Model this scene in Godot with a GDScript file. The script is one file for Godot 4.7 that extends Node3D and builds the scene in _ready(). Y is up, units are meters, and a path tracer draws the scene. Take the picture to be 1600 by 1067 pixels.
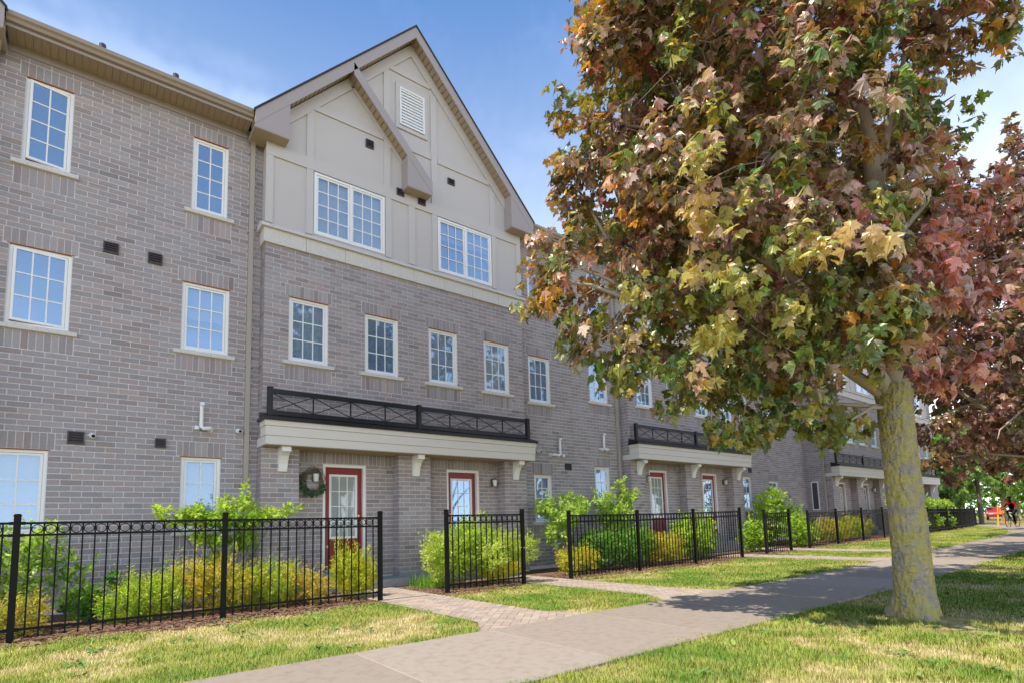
extends Node3D
# A row of brick townhouses with fenced front beds, a sidewalk and a copper-leaved maple.
# x runs along the street, y up, z from the houses towards the road.

var rng := RandomNumberGenerator.new()
var M := {}
var taken := {}
var cam: Camera3D
const COURSE := 0.089
const BRICK := 10.2 / 38.0

# ------------------------------------------------------------------ mesh builder
class MB:
	var v := PackedVector3Array()
	var n := PackedVector3Array()
	var c := PackedColorArray()
	var i := PackedInt32Array()
	func tri(a: Vector3, b: Vector3, d: Vector3, nn: Vector3, col := Color.WHITE) -> void:
		var k := v.size()
		v.append(a); v.append(b); v.append(d)
		for q in 3:
			n.append(nn); c.append(col)
		if (b - a).cross(d - a).dot(nn) > 0.0:
			i.append_array(PackedInt32Array([k, k + 2, k + 1]))
		else:
			i.append_array(PackedInt32Array([k, k + 1, k + 2]))
	func quad(a: Vector3, b: Vector3, d: Vector3, e: Vector3, nn: Vector3, col := Color.WHITE) -> void:
		var k := v.size()
		v.append(a); v.append(b); v.append(d); v.append(e)
		for q in 4:
			n.append(nn); c.append(col)
		if (b - a).cross(d - a).dot(nn) > 0.0:
			i.append_array(PackedInt32Array([k, k + 2, k + 1, k, k + 3, k + 2]))
		else:
			i.append_array(PackedInt32Array([k, k + 1, k + 2, k, k + 2, k + 3]))
	func obox(o: Vector3, x: Vector3, y: Vector3, z: Vector3, col := Color.WHITE) -> void:
		# o is the centre, x y z are half edges
		for s in [-1.0, 1.0]:
			quad(o + x * s - y - z, o + x * s + y - z, o + x * s + y + z, o + x * s - y + z, (x * s).normalized(), col)
			quad(o + y * s - x - z, o + y * s + x - z, o + y * s + x + z, o + y * s - x + z, (y * s).normalized(), col)
			quad(o + z * s - x - y, o + z * s + x - y, o + z * s + x + y, o + z * s - x + y, (z * s).normalized(), col)
	func box(lo: Vector3, hi: Vector3, col := Color.WHITE) -> void:
		var h := (hi - lo) * 0.5
		obox((lo + hi) * 0.5, Vector3(h.x, 0, 0), Vector3(0, h.y, 0), Vector3(0, 0, h.z), col)
	func bar(a: Vector3, b: Vector3, w: float, d: float, side := Vector3(0, 0, 1), col := Color.WHITE) -> void:
		var t := (b - a)
		var s := (side - t.normalized() * side.dot(t.normalized())).normalized()
		var u := t.cross(s).normalized()
		obox((a + b) * 0.5, t * 0.5, u * w * 0.5, s * d * 0.5, col)
	func extrude(p: PackedVector2Array, ax: Vector3, ay: Vector3, from: Vector3, to: Vector3, col := Color.WHITE) -> void:
		# polygon in axes ax ay swept from -> to
		var t := Geometry2D.triangulate_polygon(p)
		var dir := (to - from).normalized()
		for k in range(0, t.size(), 3):
			var a := ax * p[t[k]].x + ay * p[t[k]].y
			var b := ax * p[t[k + 1]].x + ay * p[t[k + 1]].y
			var d := ax * p[t[k + 2]].x + ay * p[t[k + 2]].y
			tri(from + a, from + b, from + d, -dir, col)
			tri(to + a, to + b, to + d, dir, col)
		var area := 0.0
		for k in p.size():
			var q := p[(k + 1) % p.size()]
			area += p[k].x * q.y - q.x * p[k].y
		for k in p.size():
			var q := p[(k + 1) % p.size()]
			var e := q - p[k]
			var o := Vector2(e.y, -e.x).normalized() * signf(area)
			var a := ax * p[k].x + ay * p[k].y
			var b := ax * q.x + ay * q.y
			quad(from + a, from + b, to + b, to + a, (ax * o.x + ay * o.y).normalized(), col)
	func tube(pts: Array, rad: Array, sides := 8, cap := true, rough := 0.0, col := Color.WHITE) -> void:
		var rings: Array = []
		var up := Vector3(0.31, 0.11, 0.94)
		for k in pts.size():
			var p: Vector3 = pts[k]
			var t: Vector3 = (pts[mini(k + 1, pts.size() - 1)] - pts[maxi(k - 1, 0)])
			t = t.normalized()
			var s := (up - t * up.dot(t)).normalized()
			up = s
			var u := t.cross(s)
			var ring := []
			for q in sides:
				var a := TAU * q / sides
				var d := s * cos(a) + u * sin(a)
				var r: float = rad[k]
				if rough > 0.0:
					r *= 1.0 + rough * (sin(a * 3.0 + k * 0.7) * 0.5 + sin(a * 5.0 - k * 1.3) * 0.5)
				ring.append([p + d * r, d])
			rings.append(ring)
		var base := v.size()
		for ring in rings:
			for q in ring:
				v.append(q[0]); n.append(q[1]); c.append(col)
		for k in rings.size() - 1:
			for q in sides:
				var a := base + k * sides + q
				var b := base + k * sides + (q + 1) % sides
				i.append_array(PackedInt32Array([a, a + sides, b, b, a + sides, b + sides]))
		if cap:
			for e in [0, rings.size() - 1]:
				var p: Vector3 = pts[e]
				var o: Vector3 = pts[1 if e == 0 else rings.size() - 2]
				for q in sides:
					tri(p, rings[e][q][0], rings[e][(q + 1) % sides][0], (p - o).normalized(), col)
	func made() -> ArrayMesh:
		var m := ArrayMesh.new()
		var a := []
		a.resize(Mesh.ARRAY_MAX)
		a[Mesh.ARRAY_VERTEX] = v
		a[Mesh.ARRAY_NORMAL] = n
		a[Mesh.ARRAY_COLOR] = c
		a[Mesh.ARRAY_INDEX] = i
		m.add_surface_from_arrays(Mesh.PRIMITIVE_TRIANGLES, a)
		return m

# ------------------------------------------------------------------ nodes
func numbered(called: String) -> String:
	if not taken.has(called):
		taken[called] = 0
		return called
	taken[called] += 1
	return "%s_%03d" % [called, taken[called]]

func tag(o: Node, label: String, category: String, group := "", kind := "") -> Node:
	if label: o.set_meta("label", label)
	if category: o.set_meta("category", category)
	if group: o.set_meta("group", group)
	if kind: o.set_meta("kind", kind)
	return o

func thing(called: String, label: String, category: String, at := Vector3.ZERO, group := "") -> Node3D:
	var o := Node3D.new()
	o.name = numbered(called)
	add_child(o)
	o.position = at
	tag(o, label, category, group)
	return o

func holder(called: String, parent: Node, at := Vector3.ZERO) -> Node3D:
	var o := Node3D.new()
	o.name = called
	parent.add_child(o, true)
	o.position = at
	return o

func part(called: String, mesh: Mesh, mat: Material, parent: Node, at := Vector3.ZERO) -> MeshInstance3D:
	var o := MeshInstance3D.new()
	o.mesh = mesh
	o.material_override = mat
	if parent == self:
		o.name = numbered(called)
		add_child(o)
	else:
		o.name = called
		parent.add_child(o, true)
	o.position = at
	return o

func mpart(called: String, b: MB, mat: Material, parent: Node, at := Vector3.ZERO) -> MeshInstance3D:
	return part(called, b.made(), mat, parent, at)

func boxpart(called: String, lo: Vector3, hi: Vector3, mat: Material, parent: Node) -> MeshInstance3D:
	var b := MB.new()
	b.box(lo, hi)
	return mpart(called, b, mat, parent)

func scatter(called: String, mesh: Mesh, mat: Material, xf: Array, cols: PackedColorArray, parent: Node) -> MultiMeshInstance3D:
	var mm := MultiMesh.new()
	mm.transform_format = MultiMesh.TRANSFORM_3D
	mm.use_colors = true
	mm.mesh = mesh
	mm.instance_count = xf.size()
	for k in xf.size():
		mm.set_instance_transform(k, xf[k])
		mm.set_instance_color(k, cols[k])
	var o := MultiMeshInstance3D.new()
	o.multimesh = mm
	o.material_override = mat
	if parent == self:
		o.name = numbered(called)
		add_child(o)
	else:
		o.name = called
		parent.add_child(o, true)
	o.set_meta("kind", "stuff")
	return o

# ------------------------------------------------------------------ materials
func lin(r: float, g: float, b: float, a := 1.0) -> Color:
	return Color(r, g, b, a).linear_to_srgb()

func noise_image(sd: int, freq: float, octaves: int, size := 256) -> Image:
	var f := FastNoiseLite.new()
	f.seed = sd
	f.noise_type = FastNoiseLite.TYPE_SIMPLEX_SMOOTH
	f.frequency = freq
	f.fractal_octaves = octaves
	return f.get_seamless_image(size, size)

func ramp_texture(sd: int, freq: float, octaves: int, stops: Array, size := 256, fine := 0.0) -> ImageTexture:
	# stops: [[position, linear colour], ...]
	var src := noise_image(sd, freq, octaves, size)
	var grain := noise_image(sd + 7, 0.35, 2, size)
	var im := Image.create(size, size, false, Image.FORMAT_RGB8)
	for y in size:
		for x in size:
			var t := src.get_pixel(x, y).r + (grain.get_pixel(x, y).r - 0.5) * fine
			var a: Array = stops[0]
			var b: Array = stops[stops.size() - 1]
			for s in stops.size() - 1:
				if t >= stops[s][0] and t <= stops[s + 1][0]:
					a = stops[s]; b = stops[s + 1]
			if t <= stops[0][0]: b = stops[0]
			if t >= stops[stops.size() - 1][0]: a = stops[stops.size() - 1]
			var w: float = clampf((t - a[0]) / maxf(b[0] - a[0], 0.001), 0, 1)
			var ca: Color = a[1]
			var cb: Color = b[1]
			im.set_pixel(x, y, ca.lerp(cb, w).linear_to_srgb())
	return ImageTexture.create_from_image(im)

func mat(col: Color, rough := 0.8, opts := {}) -> StandardMaterial3D:
	var m := StandardMaterial3D.new()
	m.albedo_color = col
	m.roughness = rough
	m.metallic_specular = opts.get("spec", 0.4)
	if opts.has("tex"):
		m.albedo_texture = opts.tex
		m.uv1_triplanar = true
		m.uv1_world_triplanar = true
		var s = opts.get("scale", 1.0)
		m.uv1_scale = s if s is Vector3 else Vector3(s, s, s)
	if opts.has("bump"):
		m.heightmap_enabled = true
		m.heightmap_texture = opts.bump
		m.heightmap_scale = opts.get("depth", 0.3)
		if not opts.has("tex"):
			m.uv1_triplanar = true
			m.uv1_world_triplanar = true
			var s = opts.get("scale", 1.0)
			m.uv1_scale = s if s is Vector3 else Vector3(s, s, s)
	if opts.get("vertex", false):
		m.vertex_color_use_as_albedo = true
	if opts.has("back"):
		m.backlight_enabled = true
		m.backlight = opts.back
	m.metallic = opts.get("metal", 0.0)
	m.cull_mode = BaseMaterial3D.CULL_DISABLED
	return m

func make_materials() -> void:
	var g1 := ImageTexture.create_from_image(noise_image(11, 0.02, 4))
	var g2 := ImageTexture.create_from_image(noise_image(12, 0.09, 3))
	var g3 := ImageTexture.create_from_image(noise_image(13, 0.25, 2))
	var mottle := ramp_texture(21, 0.05, 4, [[0.2, Color(0.80, 0.79, 0.78)], [0.55, Color(1, 1, 1)], [0.85, Color(0.9, 0.88, 0.86)]], 256, 0.35)
	M.brick = mat(Color.WHITE, 0.9, {"vertex": true, "tex": mottle, "scale": 2.3, "bump": g3, "depth": 0.12, "spec": 0.3})
	M.mortar = mat(lin(0.74, 0.72, 0.71), 0.95, {"tex": mottle, "scale": 1.1, "bump": g3, "depth": 0.15, "spec": 0.2})
	M.stone = mat(lin(0.70, 0.67, 0.63), 0.85, {"tex": mottle, "scale": 1.7, "bump": g3, "depth": 0.1})
	M.concrete_base = mat(lin(0.36, 0.37, 0.38), 0.9, {"tex": mottle, "scale": 0.9, "bump": g2, "depth": 0.3})
	M.siding = mat(lin(0.57, 0.53, 0.50), 0.75, {"bump": g3, "depth": 0.05})
	M.trim = mat(lin(0.585, 0.545, 0.515), 0.7)
	M.fascia = mat(lin(0.40, 0.35, 0.34), 0.55)
	M.gutter = mat(lin(0.33, 0.265, 0.205), 0.45, {"spec": 0.5})
	M.soffit = mat(lin(0.40, 0.31, 0.22), 0.6)
	M.downspout = mat(lin(0.42, 0.37, 0.32), 0.5)
	M.canopy = mat(lin(0.72, 0.68, 0.63), 0.65, {"bump": g3, "depth": 0.05})
	M.white = mat(lin(0.86, 0.86, 0.85), 0.45, {"spec": 0.5})
	M.black = mat(lin(0.008, 0.009, 0.011), 0.4, {"spec": 0.5})
	M.fence = mat(lin(0.006, 0.0055, 0.0055), 0.55, {"spec": 0.3})
	M.shingle = mat(lin(0.06, 0.055, 0.055), 0.95, {"bump": g3, "depth": 0.6, "scale": 3.0})
	M.red = mat(lin(0.26, 0.022, 0.024), 0.42, {"spec": 0.5, "tex": ramp_texture(31, 0.03, 3, [[0.2, Color(0.85, 0.85, 0.85)], [0.8, Color(1, 1, 1)]]), "scale": 0.8})
	M.rust = mat(lin(0.34, 0.13, 0.045), 0.85, {"tex": mottle, "scale": 5.0})
	M.vent = mat(lin(0.085, 0.072, 0.075), 0.6)
	M.brass = mat(lin(0.5, 0.4, 0.2), 0.3, {"metal": 0.9})
	M.lamp_glass = mat(lin(0.7, 0.7, 0.66), 0.2)
	M.lamp_metal = mat(lin(0.2, 0.2, 0.2), 0.4, {"metal": 0.6})
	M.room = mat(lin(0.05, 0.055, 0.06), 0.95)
	M.blind = mat(lin(0.30, 0.33, 0.35), 0.9)
	M.curtain = mat(lin(0.40, 0.44, 0.42), 0.9)
	M.glass = mat(Color(0.62, 0.78, 0.95, 0.08), 0.02, {"metal": 0.5, "spec": 0.6})
	M.glass.transparency = BaseMaterial3D.TRANSPARENCY_ALPHA
	M.glass.heightmap_enabled = true
	M.glass.heightmap_texture = ImageTexture.create_from_image(noise_image(61, 0.008, 1))
	M.glass.heightmap_scale = 0.07
	M.glass.uv1_triplanar = true
	M.glass.uv1_world_triplanar = true
	M.glass.uv1_scale = Vector3(0.7, 0.7, 0.7)
	M.slat = mat(lin(0.52, 0.54, 0.55), 0.7)
	M.clear_glass = M.glass.duplicate()
	M.clear_glass.metallic = 0.36
	M.clear_glass.albedo_color = Color(0.62, 0.78, 0.94, 0.08)
	M.door_glass = mat(Color(0.8, 0.85, 0.87, 0.1), 0.03, {"metal": 0.22, "spec": 0.6})
	M.door_glass.transparency = BaseMaterial3D.TRANSPARENCY_ALPHA
	# ground
	var soil := ramp_texture(41, 0.02, 5, [[0.2, Color(0.20, 0.16, 0.08)], [0.42, Color(0.33, 0.28, 0.13)], [0.58, Color(0.26, 0.26, 0.09)], [0.8, Color(0.44, 0.35, 0.21)]], 512, 0.5)
	M.soil = mat(Color.WHITE, 1.0, {"tex": soil, "scale": 0.31, "bump": g2, "depth": 1.2, "spec": 0.1})
	var mulch := ramp_texture(42, 0.07, 4, [[0.2, Color(0.07, 0.035, 0.022)], [0.5, Color(0.19, 0.11, 0.075)], [0.8, Color(0.34, 0.25, 0.19)]], 256, 0.7)
	M.mulch = mat(Color.WHITE, 1.0, {"tex": mulch, "scale": 1.3, "bump": g2, "depth": 2.0, "spec": 0.1})
	M.chip = mat(Color.WHITE, 0.95, {"vertex": true, "spec": 0.1})
	var conc := ramp_texture(43, 0.03, 5, [[0.05, Color(0.295, 0.245, 0.205)], [0.35, Color(0.325, 0.285, 0.25)], [0.7, Color(0.35, 0.31, 0.272)], [0.95, Color(0.30, 0.262, 0.228)]], 512, 0.4)
	M.sidewalk = mat(Color.WHITE, 0.92, {"tex": conc, "scale": 0.43, "bump": g3, "depth": 0.18, "spec": 0.25})
	for k in 4:
		M["slab_%d" % k] = M.sidewalk.duplicate()
		M["slab_%d" % k].albedo_color = [Color(1, 1, 1), Color(0.97, 0.965, 0.96), Color(0.985, 0.99, 0.99), Color(0.95, 0.945, 0.935)][k]
		M["slab_%d" % k].uv1_offset = Vector3(k * 0.37, 0, k * 0.21)
	M.joint = mat(lin(0.13, 0.115, 0.10), 1.0, {"spec": 0.1})
	M.paver = mat(Color.WHITE, 0.92, {"vertex": true, "tex": mottle, "scale": 2.0, "bump": g3, "depth": 0.2, "spec": 0.25})
	M.asphalt = mat(lin(0.055, 0.055, 0.058), 0.95, {"bump": g3, "depth": 0.5, "scale": 3.0})
	# plants
	M.grass = mat(Color.WHITE, 0.7, {"vertex": true, "back": Color(0.55, 0.6, 0.25), "spec": 0.25})
	M.leaf = mat(Color.WHITE, 0.34, {"vertex": true, "back": Color(0.92, 0.84, 0.46), "spec": 0.68})
	M.shrub = mat(Color.WHITE, 0.6, {"vertex": true, "back": Color(0.9, 0.95, 0.4), "spec": 0.35})
	var bark := ramp_texture(51, 0.02, 4, [[0.2, Color(0.24, 0.22, 0.20)], [0.40, Color(0.36, 0.33, 0.28)], [0.50, Color(0.33, 0.30, 0.13)], [0.62, Color(0.42, 0.35, 0.06)], [0.78, Color(0.34, 0.33, 0.17)], [0.9, Color(0.34, 0.31, 0.27)]], 512, 0.5)
	M.bark = mat(Color.WHITE, 0.95, {"tex": bark, "scale": Vector3(0.55, 0.42, 0.55), "spec": 0.15})
	var ridges := noise_image(52, 0.06, 4, 512)
	M.bark.heightmap_enabled = true
	M.bark.heightmap_texture = ImageTexture.create_from_image(ridges)
	M.bark.heightmap_scale = 4.0
	M.limb = mat(lin(0.44, 0.38, 0.31), 0.9, {"tex": mottle, "scale": 3.0, "bump": g2, "depth": 0.4, "spec": 0.15})
	M.twig = mat(lin(0.20, 0.155, 0.11), 0.9, {"spec": 0.15})
	M.skin = mat(lin(0.45, 0.28, 0.2), 0.6)
	M.shirt = mat(lin(0.6, 0.03, 0.025), 0.85)
	M.trousers = mat(lin(0.04, 0.045, 0.07), 0.9)
	M.tyre = mat(lin(0.02, 0.02, 0.02), 0.8)
	M.car = mat(lin(0.35, 0.02, 0.03), 0.25, {"spec": 0.6})
	M.orange = mat(lin(0.75, 0.22, 0.02), 0.6)
	M.yellow = mat(lin(0.8, 0.48, 0.05), 0.6)
	M.pole = mat(lin(0.16, 0.14, 0.12), 0.9)

# ------------------------------------------------------------------ terrain
func bend(x: float) -> float:  # the street turns away to the left far off
	var t := maxf(0.0, x - 22.0) / 20.0
	return -3.3 * t * t if t < 1.6 else -3.3 * (2.56 + 3.2 * (t - 1.6))

func gy(x: float) -> float:
	if x < 9.0: return 0.0
	return 0.2 * smoothstep(9.0, 27.0, x)

func strip(x0: float, x1: float, za: Callable, zb: Callable, y: float, step := 1.0, rows := 1) -> MB:
	var b := MB.new()
	var n := maxi(1, int(ceil((x1 - x0) / step)))
	for k in n:
		var xa := lerpf(x0, x1, float(k) / n)
		var xb := lerpf(x0, x1, float(k + 1) / n)
		for r in rows:
			var ta := float(r) / rows
			var tb := float(r + 1) / rows
			b.quad(Vector3(xa, gy(xa) + y, lerpf(za.call(xa), zb.call(xa), ta)), Vector3(xb, gy(xb) + y, lerpf(za.call(xb), zb.call(xb), ta)), Vector3(xb, gy(xb) + y, lerpf(za.call(xb), zb.call(xb), tb)), Vector3(xa, gy(xa) + y, lerpf(za.call(xa), zb.call(xa), tb)), Vector3.UP)
	return b

# ------------------------------------------------------------------ brickwork
var brick_boxes: Array = []       # mesh variants with their tint, unit cubes

func brick_tint() -> Color:
	var t := rng.randf_range(0.84, 1.14)
	var w := rng.randf_range(-0.02, 0.028)
	if rng.randf() < 0.06: t *= 0.82
	return Color((0.395 + w) * t, 0.354 * t, (0.362 - w * 0.5) * t)

func lay(x0: float, x1: float, y0: float, y1: float, z: float, openings: Array, soldiers: Array, out: Array, lap_l := 0.0, lap_r := 0.0) -> void:
	var blocks := openings + soldiers
	var row := int(floor(y0 / COURSE))
	while row * COURSE < y1 - 0.02:
		var ya := maxf(row * COURSE, y0)
		var yb := minf(row * COURSE + 0.0765, y1)
		var cuts: Array = [ya, yb]
		for r in blocks:
			for e in [r.position.y - 0.008, r.end.y + 0.008]:
				if e > ya + 0.018 and e < yb - 0.018: cuts.append(e)
		cuts.sort()
		for s in cuts.size() - 1:
			var ca: float = cuts[s]
			var cb: float = cuts[s + 1]
			var mid := (ca + cb) * 0.5
			if cb - ca < 0.012: continue
			var odd := 0.0 if posmod(row, 2) == 0 else BRICK * 0.5
			var free: Array = [[x0 + lap_l * odd, x1 + lap_r * odd]]
			for r in blocks:
				if mid > r.position.y - 0.006 and mid < r.end.y + 0.006:
					var nf: Array = []
					for f in free:
						if r.end.x + 0.008 <= f[0] or r.position.x - 0.008 >= f[1]:
							nf.append(f)
							continue
						if r.position.x - 0.008 > f[0]: nf.append([f[0], r.position.x - 0.008])
						if r.end.x + 0.008 < f[1]: nf.append([r.end.x + 0.008, f[1]])
					free = nf
			for f in free:
				var off := -5.1 + odd
				var k: float = floor((f[0] - off) / BRICK)
				while off + k * BRICK < f[1]:
					var bx0: float = maxf(off + k * BRICK + 0.006, f[0])
					var bx1: float = minf(off + (k + 1) * BRICK - 0.006, f[1])
					k += 1
					if off + k * BRICK < f[1] and f[1] - (off + k * BRICK) < 0.06:
						bx1 = f[1]
						k += 1
					if bx1 - bx0 < 0.055 and bx1 < f[1] - 0.1:
						bx1 = off + (k + 1) * BRICK - 0.006
						k += 1
					if bx1 - bx0 < 0.02: continue
					bx1 = minf(bx1, f[1])
					out.append([Vector3((bx0 + bx1) * 0.5, (ca + cb) * 0.5, z - 0.03 + rng.randf_range(-0.0012, 0.0012)), Vector3(bx1 - bx0, cb - ca, 0.06)])
		row += 1
	for r in soldiers:
		var n := maxi(1, int(round(r.size.x / COURSE)))
		var w: float = r.size.x / n
		for k in n:
			out.append([Vector3(r.position.x + (k + 0.5) * w, r.position.y + r.size.y * 0.5, z - 0.03 + rng.randf_range(-0.0012, 0.0012)), Vector3(w - 0.010, r.size.y - 0.004, 0.06)])

func lay_side(x: float, out_dir: float, y0: float, y1: float, za: float, zb: float, out: Array) -> void:
	var row := int(floor(y0 / COURSE))
	while row * COURSE < y1 - 0.02:
		var ya := maxf(row * COURSE, y0)
		var yb := minf(row * COURSE + 0.079, y1)
		if yb - ya > 0.02:
			var z := za + (0.0 if posmod(row, 2) == 0 else -BRICK * 0.5)
			while z < zb:
				var a := maxf(z + 0.005, za)
				var b := minf(z + BRICK - 0.005, zb)
				if b - a > 0.03:
					out.append([Vector3(x - out_dir * 0.03, (ya + yb) * 0.5, (a + b) * 0.5), Vector3(0.06, yb - ya, b - a)])
				z += BRICK
		row += 1

func mortar_face(b: MB, x0: float, x1: float, y0: float, y1: float, z: float, openings: Array, depth := 0.13) -> void:
	var xs: Array = [x0, x1]
	var ys: Array = [y0, y1]
	for r in openings:
		xs += [r.position.x, r.end.x]
		ys += [r.position.y, r.end.y]
	xs.sort(); ys.sort()
	for a in xs.size() - 1:
		for q in ys.size() - 1:
			if xs[a + 1] - xs[a] < 0.001 or ys[q + 1] - ys[q] < 0.001: continue
			var c := Vector2((xs[a] + xs[a + 1]) * 0.5, (ys[q] + ys[q + 1]) * 0.5)
			if c.x < x0 or c.x > x1 or c.y < y0 or c.y > y1: continue
			var inside := false
			for r in openings: inside = inside or r.has_point(c)
			if not inside:
				b.quad(Vector3(xs[a], ys[q], z), Vector3(xs[a + 1], ys[q], z), Vector3(xs[a + 1], ys[q + 1], z), Vector3(xs[a], ys[q + 1], z), Vector3(0, 0, 1))
	for r in openings:
		var p: Vector2 = r.position
		var e: Vector2 = r.end
		b.quad(Vector3(p.x, p.y, z), Vector3(p.x, e.y, z), Vector3(p.x, e.y, z - depth), Vector3(p.x, p.y, z - depth), Vector3(1, 0, 0))
		b.quad(Vector3(e.x, p.y, z), Vector3(e.x, e.y, z), Vector3(e.x, e.y, z - depth), Vector3(e.x, p.y, z - depth), Vector3(-1, 0, 0))
		b.quad(Vector3(p.x, e.y, z), Vector3(e.x, e.y, z), Vector3(e.x, e.y, z - depth), Vector3(p.x, e.y, z - depth), Vector3(0, -1, 0))
		b.quad(Vector3(p.x, p.y, z), Vector3(e.x, p.y, z), Vector3(e.x, p.y, z - depth), Vector3(p.x, p.y, z - depth), Vector3(0, 1, 0))

func place_bricks(list: Array, parent: Node, origin: Vector3, singles: int) -> void:
	# the bricks that show largest are pieces of their own, the rest one joined part
	var chosen := {}
	if singles > 0:
		var rank: Array = []
		for k in list.size():
			var w: Vector3 = origin + list[k][0]
			var l := cam.global_transform.affine_inverse() * w
			var px := -l.x / l.z
			var py := -l.y / l.z
			if l.z < 0 and px > -0.92 and px < 0.9 and w.y > 1.3 and py < 0.86 and py > -0.4:
				rank.append([-l.z - minf(list[k][1].x, list[k][1].y) * 4.0, k])
		rank.sort_custom(func(a, b): return a[0] < b[0])
		for k in mini(singles, rank.size()): chosen[rank[k][1]] = true
	var b := MB.new()
	for k in list.size():
		if chosen.has(k):
			var o := part("brick", brick_boxes[rng.randi() % brick_boxes.size()], M.brick, parent, list[k][0])
			o.scale = list[k][1]
		else:
			var s: Vector3 = list[k][1] * 0.5
			b.obox(list[k][0], Vector3(s.x, 0, 0), Vector3(0, s.y, 0), Vector3(0, 0, s.z), brick_tint())
	if b.v.size():
		var o := mpart("bricks", b, M.brick, parent)
		o.set_meta("kind", "stuff")

# ------------------------------------------------------------------ windows and doors
func pick(a: Array): return a[rng.randi() % a.size()]

func frame_bars(b: MB, x0: float, x1: float, y0: float, y1: float, w: float, z0: float, z1: float) -> void:
	b.box(Vector3(x0, y0, z0), Vector3(x0 + w, y1, z1))
	b.box(Vector3(x1 - w, y0, z0), Vector3(x1, y1, z1))
	b.box(Vector3(x0 + w, y0, z0), Vector3(x1 - w, y0 + w, z1))
	b.box(Vector3(x0 + w, y1 - w, z0), Vector3(x1 - w, y1, z1))

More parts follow.
